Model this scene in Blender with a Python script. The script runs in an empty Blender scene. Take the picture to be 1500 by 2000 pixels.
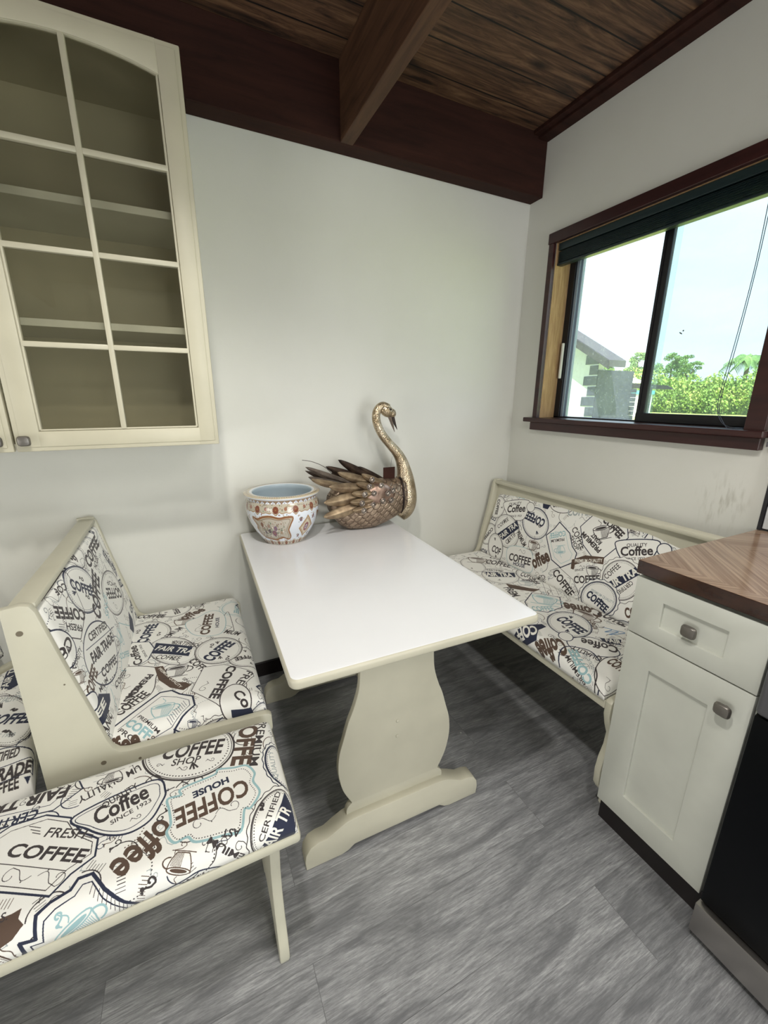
import bpy, bmesh, math, random
import numpy as np
from mathutils import Vector, Matrix, noise
random.seed(7)
S = bpy.context.scene
COL = S.collection
# ---------------------------------------------------------------- camera
cd = bpy.data.cameras.new('camera'); cam = bpy.data.objects.new('camera', cd); COL.objects.link(cam)
CP = Vector((-1.68735, -1.81931, 1.33388))
ya, pi_, ro, fpx, ppx, ppy = -0.4437, -0.2684, 0.0027, 794.59, 744.108, 994.472
fw = Vector((-math.sin(ya)*math.cos(pi_), math.cos(ya)*math.cos(pi_), math.sin(pi_)))
r0 = Vector((math.cos(ya), math.sin(ya), 0)); u0 = r0.cross(fw)
rt = math.cos(ro)*r0 + math.sin(ro)*u0; up = -math.sin(ro)*r0 + math.cos(ro)*u0
cam.matrix_world = Matrix(((rt.x, up.x, -fw.x, CP.x), (rt.y, up.y, -fw.y, CP.y), (rt.z, up.z, -fw.z, CP.z), (0, 0, 0, 1)))
cd.sensor_fit = 'VERTICAL'; cd.sensor_height = 36; cd.sensor_width = 27
cd.lens = fpx/2000*36; cd.shift_x = (750-ppx)/2000; cd.shift_y = (ppy-1000)/2000
cd.clip_start = 0.02; cd.clip_end = 300
S.camera = cam
S.view_settings.view_transform = 'Standard'; S.view_settings.look = 'None'
S.view_settings.gamma = 1; S.view_settings.use_curve_mapping = False
S.view_settings.exposure = 0.0
# ---------------------------------------------------------------- sky, sun, lamps
w = bpy.data.worlds.new('sky'); S.world = w; w.use_nodes = True
nt = w.node_tree; bg = nt.nodes['Background']
tc = nt.nodes.new('ShaderNodeTexCoord'); nz = nt.nodes.new('ShaderNodeTexNoise'); cr = nt.nodes.new('ShaderNodeValToRGB')
mp = nt.nodes.new('ShaderNodeMapping'); mp.inputs['Scale'].default_value = (1, 1, 3)
nz.inputs['Scale'].default_value = 2.2; nz.inputs['Detail'].default_value = 4
cr.color_ramp.elements[0].position = .35; cr.color_ramp.elements[0].color = (.70, .88, 1, 1)
cr.color_ramp.elements[1].position = .62; cr.color_ramp.elements[1].color = (.92, .97, 1, 1)
nt.links.new(tc.outputs['Generated'], mp.inputs[0]); nt.links.new(mp.outputs[0], nz.inputs[0])
nt.links.new(nz.outputs[0], cr.inputs[0]); nt.links.new(cr.outputs[0], bg.inputs[0])
bg.inputs[1].default_value = 2.1
def lamp(name, kind, loc, energy, color=(1, 1, 1), rot=None, **k):
    l = bpy.data.lights.new(name, kind); l.energy = energy; l.color = color
    for a, b in k.items(): setattr(l, a, b)
    o = bpy.data.objects.new(name, l); COL.objects.link(o); o.location = loc
    if rot is not None: o.rotation_euler = rot
    return o
sun = lamp('sun', 'SUN', (0, 0, 20), 15, (1, .95, .80), angle=.01)
sun.rotation_euler = Vector((.55, .45, -1)).to_track_quat('-Z', 'Y').to_euler()
lamp('ceiling_downlight', 'SPOT', (-1.72, -1.48, 2.47), 64, (1, .97, .91), (0, 0, 0), spot_size=math.radians(130), spot_blend=.5, shadow_soft_size=.05)
lamp('ceiling_downlight', 'SPOT', (-1.45, -1.95, 2.47), 32, (1, .98, .93), (0, 0, 0), spot_size=math.radians(160), spot_blend=.6, shadow_soft_size=.06)
lamp('added_ceiling_fill', 'AREA', (-.40, -3.2, 2.44), 42, (1, .97, .91), (0, 0, 0), shape='RECTANGLE', size=1.0, size_y=1.2)  # unseen soft fill added overhead behind the camera
lamp('added_rear_fill', 'AREA', (-.72, -4.6, 1.0), 50, (.93, .97, 1), (math.radians(90), 0, 0), shape='RECTANGLE', size=1.2, size_y=2.0)  # added cool fill in front of the solid rear wall
lamp('added_left_fill', 'AREA', (-4.5, -2.5, .85), 38, (1, .985, .95), (0, math.radians(-90), 0), shape='RECTANGLE', size=1.4, size_y=1.7)  # low fill added at the solid left wall to brighten left-facing surfaces
lamp('window_portal', 'AREA', (.14, -.66, 1.6), 1, (1, 1, 1), (0, math.radians(90), 0), shape='RECTANGLE', size=.8, size_y=.95).data.cycles.is_portal = True
# ---------------------------------------------------------------- materials
def srgb(r, g, b):
    f = lambda c: c/12.92 if c <= .04045 else ((c+.055)/1.055)**2.4
    return (f(r/255), f(g/255), f(b/255), 1)
class NT:
    def __init__(s, name):
        s.m = bpy.data.materials.new(name); s.m.use_nodes = True; s.t = s.m.node_tree; s.b = s.t.nodes['Principled BSDF']
        s.tc = s.n('ShaderNodeTexCoord')
    def n(s, t, **k):
        o = s.t.nodes.new(t)
        for a, b in k.items(): setattr(o, a, b)
        return o
    def l(s, a, b): s.t.links.new(a, b)
    def coord(s, scale=(1, 1, 1), rot=(0, 0, 0), out='Object', loc=(0, 0, 0)):
        m = s.n('ShaderNodeMapping'); m.inputs['Scale'].default_value = scale; m.inputs['Rotation'].default_value = rot; m.inputs['Location'].default_value = loc
        s.l(s.tc.outputs[out], m.inputs[0]); return m.outputs[0]
    def noise(s, co, scale, detail=3, rough=.5, dist=0):
        o = s.n('ShaderNodeTexNoise'); o.inputs['Scale'].default_value = scale; o.inputs['Detail'].default_value = detail
        o.inputs['Roughness'].default_value = rough; o.inputs['Distortion'].default_value = dist
        s.l(co, o.inputs['Vector']); return o.outputs[0]
    def ramp(s, v, *st):
        o = s.n('ShaderNodeValToRGB'); e = o.color_ramp.elements
        while len(e) < len(st): e.new(.5)
        for i, (p, c) in enumerate(st): e[i].position = p; e[i].color = c
        s.l(v, o.inputs[0]); return o.outputs[0]
    def mix(s, f, a, b, mode='MIX'):
        o = s.n('ShaderNodeMix', data_type='RGBA', blend_type=mode)
        for i, v in ((0, f), (6, a), (7, b)):
            if isinstance(v, (int, float, tuple)): o.inputs[i].default_value = v
            else: s.l(v, o.inputs[i])
        return o.outputs[2]
    def math(s, op, a, b=0, c=0):
        o = s.n('ShaderNodeMath', operation=op)
        for i, v in enumerate((a, b, c)):
            if isinstance(v, (int, float)): o.inputs[i].default_value = v
            else: s.l(v, o.inputs[i])
        return o.outputs[0]
    def bump(s, h, strength=.2, dist=.002):
        o = s.n('ShaderNodeBump'); o.inputs['Strength'].default_value = strength; o.inputs['Distance'].default_value = dist
        s.l(h, o.inputs['Height']); s.l(o.outputs[0], s.b.inputs['Normal'])
    def base(s, c, rough=.5, metal=0, **k):
        if isinstance(c, tuple): s.b.inputs['Base Color'].default_value = c
        else: s.l(c, s.b.inputs['Base Color'])
        if isinstance(rough, (int, float)): s.b.inputs['Roughness'].default_value = rough
        else: s.l(rough, s.b.inputs['Roughness'])
        s.b.inputs['Metallic'].default_value = metal
        for a, b in k.items(): s.b.inputs[a].default_value = b
        return s.m
def paint(name, c, rough=.45, bump=.05, mott=.04, scale=60):
    t = NT(name); co = t.coord()
    n = t.noise(co, 7, 4); c2 = tuple(x*(1-mott*2.5) for x in c[:3])+(1,)
    col = t.ramp(n, (.3, c2), (.7, c)); t.bump(t.noise(co, scale, 3), bump); return t.base(col, rough)
M = {}
def wallmat():
    t = NT('wall_paint'); co = t.coord()
    n = t.noise(co, 1.7, 5, .6); c = t.ramp(n, (.25, srgb(206, 206, 197)), (.75, srgb(214, 214, 207)))
    st = t.noise(t.coord((3, 3, 9)), 3.1, 6, .7); m = t.ramp(st, (.70, (0, 0, 0, 1)), (.76, (1, 1, 1, 1)))
    c = t.mix(t.math('MULTIPLY', m, .22), c, srgb(150, 146, 136)); t.bump(t.noise(co, 90, 3), .12, .0015)
    return t.base(c, .62)
M['wall'] = wallmat()
def smudge(name, cy, cz, ry, rz):
    m = wallmat(); m.name = name; t = m.node_tree; b = t.nodes['Principled BSDF']; src = b.inputs['Base Color'].links[0].from_socket
    tcn = t.nodes.new('ShaderNodeTexCoord'); mpn = t.nodes.new('ShaderNodeMapping'); mpn.inputs['Location'].default_value = (0, -cy/ry, -cz/rz); mpn.inputs['Scale'].default_value = (.01, 1/ry, 1/rz)
    t.links.new(tcn.outputs['Object'], mpn.inputs[0]); ln = t.nodes.new('ShaderNodeVectorMath'); ln.operation = 'LENGTH'; t.links.new(mpn.outputs[0], ln.inputs[0])
    r1 = t.nodes.new('ShaderNodeValToRGB'); r1.color_ramp.elements[0].color = (1, 1, 1, 1); r1.color_ramp.elements[0].position = .1; r1.color_ramp.elements[1].color = (0, 0, 0, 1); t.links.new(ln.outputs['Value'], r1.inputs[0])
    m2 = t.nodes.new('ShaderNodeMapping'); m2.inputs['Scale'].default_value = (1, 60, 14); m2.inputs['Rotation'].default_value = (.35, 0, 0); t.links.new(tcn.outputs['Object'], m2.inputs[0])
    n = t.nodes.new('ShaderNodeTexNoise'); n.inputs['Scale'].default_value = 1; n.inputs['Detail'].default_value = 5; t.links.new(m2.outputs[0], n.inputs['Vector'])
    r2 = t.nodes.new('ShaderNodeValToRGB'); r2.color_ramp.elements[0].position = .5; r2.color_ramp.elements[1].position = .72; t.links.new(n.outputs[0], r2.inputs[0])
    mu = t.nodes.new('ShaderNodeMath'); mu.operation = 'MULTIPLY'; t.links.new(r1.outputs[0], mu.inputs[0]); t.links.new(r2.outputs[0], mu.inputs[1])
    mx = t.nodes.new('ShaderNodeMix'); mx.data_type = 'RGBA'; t.links.new(mu.outputs[0], mx.inputs[0]); t.links.new(src, mx.inputs[6]); mx.inputs[7].default_value = srgb(172, 170, 158); t.links.new(mx.outputs[2], b.inputs['Base Color'])
    return m
M['wall_r'] = smudge('wall_paint_scuffed', -1.08, .98, .10, .13)
M['cream'] = paint('cream_lacquer', srgb(194, 189, 166), .42)
M['carcass'] = paint('cabinet_interior_cream', srgb(202, 198, 178), .5)
M['bench'] = paint('bench_paint', srgb(196, 193, 174), .38)
M['table'] = paint('table_top_laminate', srgb(234, 235, 237), .22, .01, .008)
M['tleg'] = paint('table_leg_paint', srgb(190, 186, 167), .42)
M['base'] = paint('base_cabinet_paint', srgb(204, 206, 196), .42)
M['shelf'] = paint('shelf_white', srgb(228, 230, 222), .4)
def woodmat(name, c1, c2, scale=(1, 14, 14), rough=.5, bump=.15, knots=False):
    t = NT(name); co = t.coord(scale)
    n = t.noise(co, 2.5, 8, .65, .6); c = t.ramp(n, (.3, c1), (.7, c2))
    if knots:
        v = t.n('ShaderNodeTexVoronoi'); t.l(t.coord((1.6, 6, 6)), v.inputs['Vector']); v.inputs['Scale'].default_value = 1.6
        c = t.mix(t.ramp(v.outputs['Distance'], (.04, (1, 1, 1, 1)), (.16, (0, 0, 0, 1))), c, tuple(x*.3 for x in c1[:3])+(1,))
    t.bump(n, bump); return t.base(c, rough, 0, **({'Specular IOR Level': .2} if rough > .55 else {}))
M['beam'] = woodmat('dark_stained_beam', srgb(36, 18, 13), srgb(58, 32, 24), (1, 10, 10), .75)
M['beam_y'] = woodmat('dark_stained_rafter', srgb(56, 38, 29), srgb(98, 70, 52), (12, 1, 12), .6)
M['trim'] = woodmat('mahogany_window_trim', srgb(40, 21, 22), srgb(64, 34, 32), (9, 1, 9), .32)
M['jamb'] = woodmat('raw_wood_jamb', srgb(142, 112, 78), srgb(184, 154, 114), (30, 30, 3), .6)
def planks():
    t = NT('ceiling_planks'); co = t.coord((1, 1, 1)); sx = t.n('ShaderNodeSeparateXYZ'); t.l(co, sx.inputs[0])
    r = t.math('DIVIDE', t.math('ADD', sx.outputs[1], .035), .135); fl = t.math('FLOOR', r); fr = t.math('FRACT', r)
    cb = t.n('ShaderNodeCombineXYZ'); t.l(t.math('ADD', t.math('MULTIPLY', sx.outputs[0], 1.3), t.math('MULTIPLY', fl, 7.31)), cb.inputs[0]); t.l(t.math('MULTIPLY', sx.outputs[1], 16), cb.inputs[1])
    n = t.noise(cb.outputs[0], 2.2, 8, .7, 1.2)
    c = t.ramp(n, (.36, srgb(40, 27, 20)), (.52, srgb(98, 70, 50)), (.7, srgb(138, 106, 78)))
    v = t.n('ShaderNodeTexVoronoi'); cb2 = t.n('ShaderNodeCombineXYZ'); t.l(t.math('MULTIPLY', sx.outputs[0], 2.6), cb2.inputs[0]); t.l(t.math('MULTIPLY', sx.outputs[1], 6.5), cb2.inputs[1]); t.l(cb2.outputs[0], v.inputs['Vector']); v.inputs['Scale'].default_value = 1
    c = t.mix(t.ramp(v.outputs['Distance'], (.05, (.9, .9, .9, 1)), (.2, (0, 0, 0, 1))), c, srgb(30, 18, 12))
    wn = t.n('ShaderNodeTexWhiteNoise', noise_dimensions='1D'); t.l(fl, wn.inputs['W'])
    c = t.mix(t.math('MULTIPLY', wn.outputs[0], .45), c, srgb(50, 32, 22))
    seam = t.math('LESS_THAN', t.math('MINIMUM', fr, t.math('SUBTRACT', 1, fr)), .022)
    c = t.mix(seam, c, srgb(12, 8, 6)); t.bump(t.math('SUBTRACT', 1, seam), .5, .004)
    return t.base(c, .6)
M['planks'] = planks()
def floormat():
    t = NT('grey_vinyl_plank'); co = t.coord()
    b = t.n('ShaderNodeTexBrick'); t.l(t.coord((1, 1, 1), loc=(.33, .07, 0)), b.inputs['Vector']); b.inputs['Scale'].default_value = 1
    b.offset = .37; b.inputs['Brick Width'].default_value = 1.22; b.inputs['Row Height'].default_value = .18
    b.inputs['Mortar Size'].default_value = .0007; b.inputs['Color1'].default_value = (0, 0, 0, 1); b.inputs['Color2'].default_value = (1, 1, 1, 1); b.inputs['Mortar'].default_value = (.5, .5, .5, 1)
    off = t.n('ShaderNodeVectorMath', operation='MULTIPLY_ADD'); t.l(b.outputs['Color'], off.inputs[0]); off.inputs[1].default_value = (3, 9, 5); 
    m = t.coord((2.8, 40, 1)); t.l(m, off.inputs[2])
    fine = t.noise(off.outputs[0], 6, 9, .8, .3)
    m2 = t.coord((1.0, 5, 1)); off2 = t.n('ShaderNodeVectorMath', operation='MULTIPLY_ADD'); t.l(b.outputs['Color'], off2.inputs[0]); off2.inputs[1].default_value = (5, 4, 2); t.l(m2, off2.inputs[2])
    broad = t.noise(off2.outputs[0], 2.2, 5, .6, 1.5)
    c = t.ramp(fine, (.3, srgb(94, 95, 98)), (.5, srgb(150, 151, 153)), (.7, srgb(198, 199, 200)))
    c = t.mix(t.ramp(broad, (.35, (.75, .75, .75, 1)), (.58, (0, 0, 0, 1))), c, srgb(96, 97, 100))
    c = t.mix(t.math('MULTIPLY', b.outputs['Color'], .22), c, srgb(92, 93, 97))
    c = t.mix(t.math('MULTIPLY', b.outputs['Fac'], .55), c, srgb(70, 70, 72))
    t.bump(fine, .12, .002); return t.base(c, t.ramp(fine, (.3, (.36, .36, .36, 1)), (.7, (.5, .5, .5, 1))))
M['floor'] = floormat()
def countermat():
    t = NT('walnut_butcher_block'); sx = t.n('ShaderNodeSeparateXYZ'); t.l(t.coord(rot=(0, 0, .0)), sx.inputs[0])
    P = .32
    q = t.math('FRACT', t.math('DIVIDE', t.math('ADD', sx.outputs[0], 10.18), P*2)); tri = t.math('MULTIPLY', t.math('ABSOLUTE', t.math('SUBTRACT', q, .5)), P*2)
    vv = t.math('ADD', sx.outputs[1], t.math('MULTIPLY', tri, 1.0)); k = t.math('FLOOR', t.math('DIVIDE', vv, .062))
    side = t.math('GREATER_THAN', q, .5); cid = t.math('ADD', t.math('MULTIPLY', side, 57), k)
    wn = t.n('ShaderNodeTexWhiteNoise', noise_dimensions='1D'); t.l(cid, wn.inputs['W'])
    cb = t.n('ShaderNodeCombineXYZ'); t.l(t.math('ADD', t.math('MULTIPLY', sx.outputs[0], 3), t.math('MULTIPLY', cid, 3.7)), cb.inputs[0]); t.l(t.math('MULTIPLY', vv, 60), cb.inputs[1])
    g = t.noise(cb.outputs[0], 1.2, 6, .6, .8)
    c = t.ramp(g, (.3, srgb(112, 88, 72)), (.7, srgb(176, 152, 130))); c = t.mix(t.math('MULTIPLY', wn.outputs[0], .55), c, srgb(112, 84, 66))
    t.bump(g, .03); return t.base(c, .16)
M['counter'] = countermat()
M['edge'] = woodmat('glossy_walnut_edge', srgb(30, 16, 12), srgb(62, 36, 24), (6, 2, 6), .1, .02)
t = NT('brushed_pewter'); t.bump(t.noise(t.coord((40, 40, 3)), 8), .05); M['knob'] = t.base(srgb(128, 124, 118), .38, .75)
t = NT('stainless_steel'); t.bump(t.noise(t.coord((2, 2, 90)), 8), .05); M['steel'] = t.base(srgb(176, 172, 168), .34, 1)
t = NT('black_enamel'); t.bump(t.noise(t.coord(), 30), .01); M['black'] = t.base(srgb(4, 6, 10), .35, 0, **{'Specular IOR Level': .15})
t = NT('dark_plastic'); t.bump(t.noise(t.coord(), 60), .02); M['dplastic'] = t.base(srgb(86, 86, 90), .4)
t = NT('bronze_aluminium'); t.bump(t.noise(t.coord(), 40), .04); M['alu'] = t.base(srgb(34, 34, 38), .4, .3)
t = NT('pale_screen_channel'); t.bump(t.noise(t.coord(), 40), .04); M['alu2'] = t.base(srgb(140, 156, 172), .4, .2)
t = NT('green_black_vinyl_blind'); t.bump(t.noise(t.coord((1, 1, 200)), 4), .2); M['blind'] = t.base(srgb(28, 44, 46), .35)
t = NT('cord'); M['cord'] = t.base(srgb(60, 66, 78), .6)
t = NT('black_baseboard'); t.bump(t.noise(t.coord(), 30), .05); M['bb'] = t.base(srgb(24, 18, 17), .45)
t = NT('tile_glaze'); n = t.noise(t.coord(), 6, 5, .6, 1.5); M['tile'] = t.base(t.ramp(n, (.35, srgb(180, 182, 184)), (.65, srgb(226, 228, 230))), .15)
t = NT('tile_metal_trim'); M['grout'] = t.base(srgb(50, 50, 54), .4, .5)
t = NT('hole_shadow_dark'); M['hole'] = t.base(srgb(112, 104, 88), .9)
def glassmat(name, tint, haze=0.0, hazecol=(1, 1, 1, 1), speck=0, glos=.06):
    t = NT(name); t.t.nodes.remove(t.b); o = t.t.nodes['Material Output']
    tr = t.n('ShaderNodeBsdfTransparent'); tr.inputs[0].default_value = tint
    gl = t.n('ShaderNodeBsdfGlossy'); gl.inputs['Roughness'].default_value = .02
    lw = t.n('ShaderNodeLayerWeight'); lw.inputs[0].default_value = .25
    m1 = t.n('ShaderNodeMixShader'); t.l(t.math('ADD', t.math('MULTIPLY', lw.outputs['Fresnel'], .25), glos*.3), m1.inputs[0]); t.l(tr.outputs[0], m1.inputs[1]); t.l(gl.outputs[0], m1.inputs[2])
    df = t.n('ShaderNodeBsdfTranslucent'); df.inputs[0].default_value = hazecol
    n = t.noise(t.coord((1, 1, .5)), 9, 5, .7)
    hz = t.math('MULTIPLY', t.ramp(n, (.3, (.3, .3, .3, 1)), (.75, (1, 1, 1, 1))), haze)
    if speck:
        sp = t.noise(t.coord(), 170, 2, .5); hz = t.math('ADD', hz, t.math('MULTIPLY', t.ramp(sp, (.66, (0, 0, 0, 1)), (.7, (1, 1, 1, 1))), speck))
    m2 = t.n('ShaderNodeMixShader'); t.l(hz, m2.inputs[0]); t.l(m1.outputs[0], m2.inputs[1]); t.l(df.outputs[0], m2.inputs[2])
    t.l(m2.outputs[0], o.inputs[0]); return t.m
M['glassL'] = glassmat('hazy_window_glass', (.94, .97, 1, 1), .10, (.8, .88, 1, 1), .2)
M['glassR'] = glassmat('clear_window_glass', (.74, .82, .86, 1), .07, (.9, .95, 1, 1), .05)
M['cabglass'] = glassmat('cabinet_glass', (.80, .79, .74, 1), .035, (.8, .8, .7, 1), 0, .08)
# ---------------------------------------------------------------- mesh helpers
def tag(o, label=None, cat=None, group=None, kind=None):
    if label: o['label'] = label
    if cat: o['category'] = cat
    if group: o['group'] = group
    if kind: o['kind'] = kind
    return o
def empty(name, loc, label=None, cat=None, group=None, kind=None):
    o = bpy.data.objects.new(name, None); COL.objects.link(o); o.location = loc; o.empty_display_size = .05
    return tag(o, label, cat, group, kind)
def world_of(o):
    m = Matrix.Translation(o.location) @ o.rotation_euler.to_matrix().to_4x4()
    if o.parent: m = world_of(o.parent) @ o.matrix_parent_inverse @ m
    return m
def link(name, me, mat, parent=None, smooth=False):
    o = bpy.data.objects.new(name, me); COL.objects.link(o)
    if mat:
        for mm in (mat if isinstance(mat, list) else [mat]): me.materials.append(mm)
    if smooth:
        for p in me.polygons: p.use_smooth = True
    if parent is not None:
        o.parent = parent; o.matrix_parent_inverse = world_of(parent).inverted()
    return o
class B:
    """collects shapes in world coordinates, then links them as one mesh"""
    def __init__(s): s.bm = bmesh.new()
    def box(s, x0, x1, y0, y1, z0, z1, bev=0, mi=0, seg=2):
        bm = bmesh.new(); bmesh.ops.create_cube(bm, size=1)
        for v in bm.verts: v.co = Vector(((x0+x1)/2+v.co.x*abs(x1-x0), (y0+y1)/2+v.co.y*abs(y1-y0), (z0+z1)/2+v.co.z*abs(z1-z0)))
        if bev: bmesh.ops.bevel(bm, geom=bm.edges[:], offset=bev, segments=seg, affect='EDGES', profile=.5)
        s.add(bm, mi); return s
    def prism(s, pts, f, a, b, bev=0, mi=0, seg=2):
        """polygon pts (p,q) placed by f(p,q,t) at t=a and t=b"""
        bm = bmesh.new(); A = [bm.verts.new(f(p, q, a)) for p, q in pts]; Bv = [bm.verts.new(f(p, q, b)) for p, q in pts]
        fa = bm.faces.new(A); fb = bm.faces.new(Bv[::-1]); n = len(pts)
        for i in range(n): bm.faces.new((A[i], Bv[i], Bv[(i+1) % n], A[(i+1) % n]))
        bmesh.ops.recalc_face_normals(bm, faces=bm.faces[:])
        if bev: bmesh.ops.bevel(bm, geom=list(set(fa.edges[:]+fb.edges[:])), offset=bev, segments=seg, affect='EDGES', profile=.5)
        s.add(bm, mi); return s
    def loft(s, rings, closed=True, cap=True, mi=0):
        bm = bmesh.new(); R = [[bm.verts.new(p) for p in r] for r in rings]; n = len(rings[0])
        for i in range(len(R)-1):
            for j in range(n if closed else n-1): bm.faces.new((R[i][j], R[i][(j+1) % n], R[i+1][(j+1) % n], R[i+1][j]))
        if cap and closed: bm.faces.new(R[0][::-1]); bm.faces.new(R[-1])
        bmesh.ops.recalc_face_normals(bm, faces=bm.faces[:]) if cap else None
        s.add(bm, mi); return s
    def lathe(s, prof, c, n=48, mi=0):
        return s.loft([[Vector((c[0]+r*math.cos(2*math.pi*k/n), c[1]+r*math.sin(2*math.pi*k/n), c[2]+z)) for k in range(n)] for r, z in prof], True, False, mi)
    def tube(s, pts, rad, n=8, mi=0, flat=1.0):
        pts = [Vector(p) for p in pts]; rings = []; rr = rad if isinstance(rad, (list, tuple)) else [rad]*len(pts); prev = None
        for i, p in enumerate(pts):
            t = (pts[min(i+1, len(pts)-1)]-pts[max(i-1, 0)]).normalized()
            if prev is None: a = t.orthogonal().normalized()
            else: a = (prev-t*prev.dot(t)).normalized()
            prev = a; b = t.cross(a)
            rings.append([p+a*math.cos(2*math.pi*k/n)*rr[i]+b*math.sin(2*math.pi*k/n)*rr[i]*flat for k in range(n)])
        return s.loft(rings, True, True, mi)
    def ell(s, c, r, rot=None, u=16, v=10, mi=0):
        bm = bmesh.new(); bmesh.ops.create_uvsphere(bm, u_segments=u, v_segments=v, radius=1)
        m = Matrix.Translation(c) @ (rot.to_4x4() if rot else Matrix()) @ Matrix.Diagonal((*r, 1))
        bmesh.ops.transform(bm, matrix=m, verts=bm.verts[:]); s.add(bm, mi); return s
    def quad(s, pts, mi=0):
        f = s.bm.faces.new([s.bm.verts.new(p) for p in pts]); f.material_index = mi; return s
    def frame(s, x0, x1, o, i, mi=0):
        """picture-frame slab between x0 (front) and x1; o, i = (y0,y1,z0,z1) outer and inner"""
        bm = bmesh.new(); R = lambda r, x: [bm.verts.new((x, y, z)) for y, z in ((r[0], r[2]), (r[1], r[2]), (r[1], r[3]), (r[0], r[3]))]
        A, Bq, C_, D = R(o, x0), R(i, x0), R(i, x1), R(o, x1)
        for P, Q in ((A, Bq), (Bq, C_), (C_, D), (D, A)):
            for k in range(4): bm.faces.new((P[k], P[(k+1) % 4], Q[(k+1) % 4], Q[k]))
        bmesh.ops.recalc_face_normals(bm, faces=bm.faces[:])
        sharp = [e for e in bm.edges if len(e.link_faces) == 2 and e.calc_face_angle() > .5]
        bmesh.ops.bevel(bm, geom=sharp, offset=.0014, segments=2, affect='EDGES', profile=.5)
        s.add(bm, mi); return s
    def add(s, bm, mi):
        for f in bm.faces: f.material_index = mi
        me = bpy.data.meshes.new('tmp'); bm.to_mesh(me); bm.free(); s.bm.from_mesh(me); bpy.data.meshes.remove(me)
    def make(s, name, mat, parent=None, smooth=False, auto=False):
        me = bpy.data.meshes.new(name); s.bm.to_mesh(me); s.bm.free()
        if parent is not None:
            inv = world_of(parent).inverted()
        o = link(name, me, mat, parent, smooth)
        if auto:
            for p in me.polygons: p.use_smooth = True
            me.set_sharp_from_angle(angle=math.radians(35))
        return o
def FX(p, q, t): return Vector((t, p, q))
def FY(p, q, t): return Vector((p, t, q))
def FZ(p, q, t): return Vector((p, q, t))
def smooth_poly(pts, n=6, closed=False):
    out = []; m = len(pts); rng = range(m) if closed else range(m-1)
    for i in rng:
        p0, p1, p2, p3 = [np.array(pts[(i+k) % m] if closed else pts[min(max(i+k, 0), m-1)], float) for k in (-1, 0, 1, 2)]
        for j in range(n):
            t = j/n; out.append(tuple(.5*((2*p1)+(-p0+p2)*t+(2*p0-5*p1+4*p2-p3)*t*t+(-p0+3*p1-3*p2+p3)*t**3)))
    if not closed: out.append(tuple(float(x) for x in pts[-1]))
    return out
# ---------------------------------------------------------------- drawing machine for printed cloth and glaze
_txt = {}
def glyphs(txt, bold):
    k = (txt, bold)
    if k not in _txt:
        c = bpy.data.curves.new('t', 'FONT'); c.body = txt; c.resolution_u = 3; c.offset = (.012, .026, .040)[bold]; c.size = 1
        o = bpy.data.objects.new('t', c); me = o.to_mesh()
        v = np.array([(a.co.x, a.co.y) for a in me.vertices], float).reshape(-1, 2); me.calc_loop_triangles()
        tr = np.array([t.vertices[:] for t in me.loop_triangles], int).reshape(-1, 3)
        o.to_mesh_clear(); bpy.data.objects.remove(o); bpy.data.curves.remove(c)
        v[:, 0] -= v[:, 0].min(); _txt[k] = (v, tr, v[:, 0].max())
    return _txt[k]
INK = dict(K=(58, 52, 52), N=(34, 40, 62), T=(150, 184, 188), B=(84, 66, 54), W=(232, 230, 220), G=(160, 168, 168), U=(90, 130, 170))
INK = {k: np.array([((c/255+.055)/1.055)**2.4 for c in v], np.float32) for k, v in INK.items()}
PAPER = np.array([((c/255+.055)/1.055)**2.4 for c in (232, 231, 225)], np.float32); INK['P'] = PAPER
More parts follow.
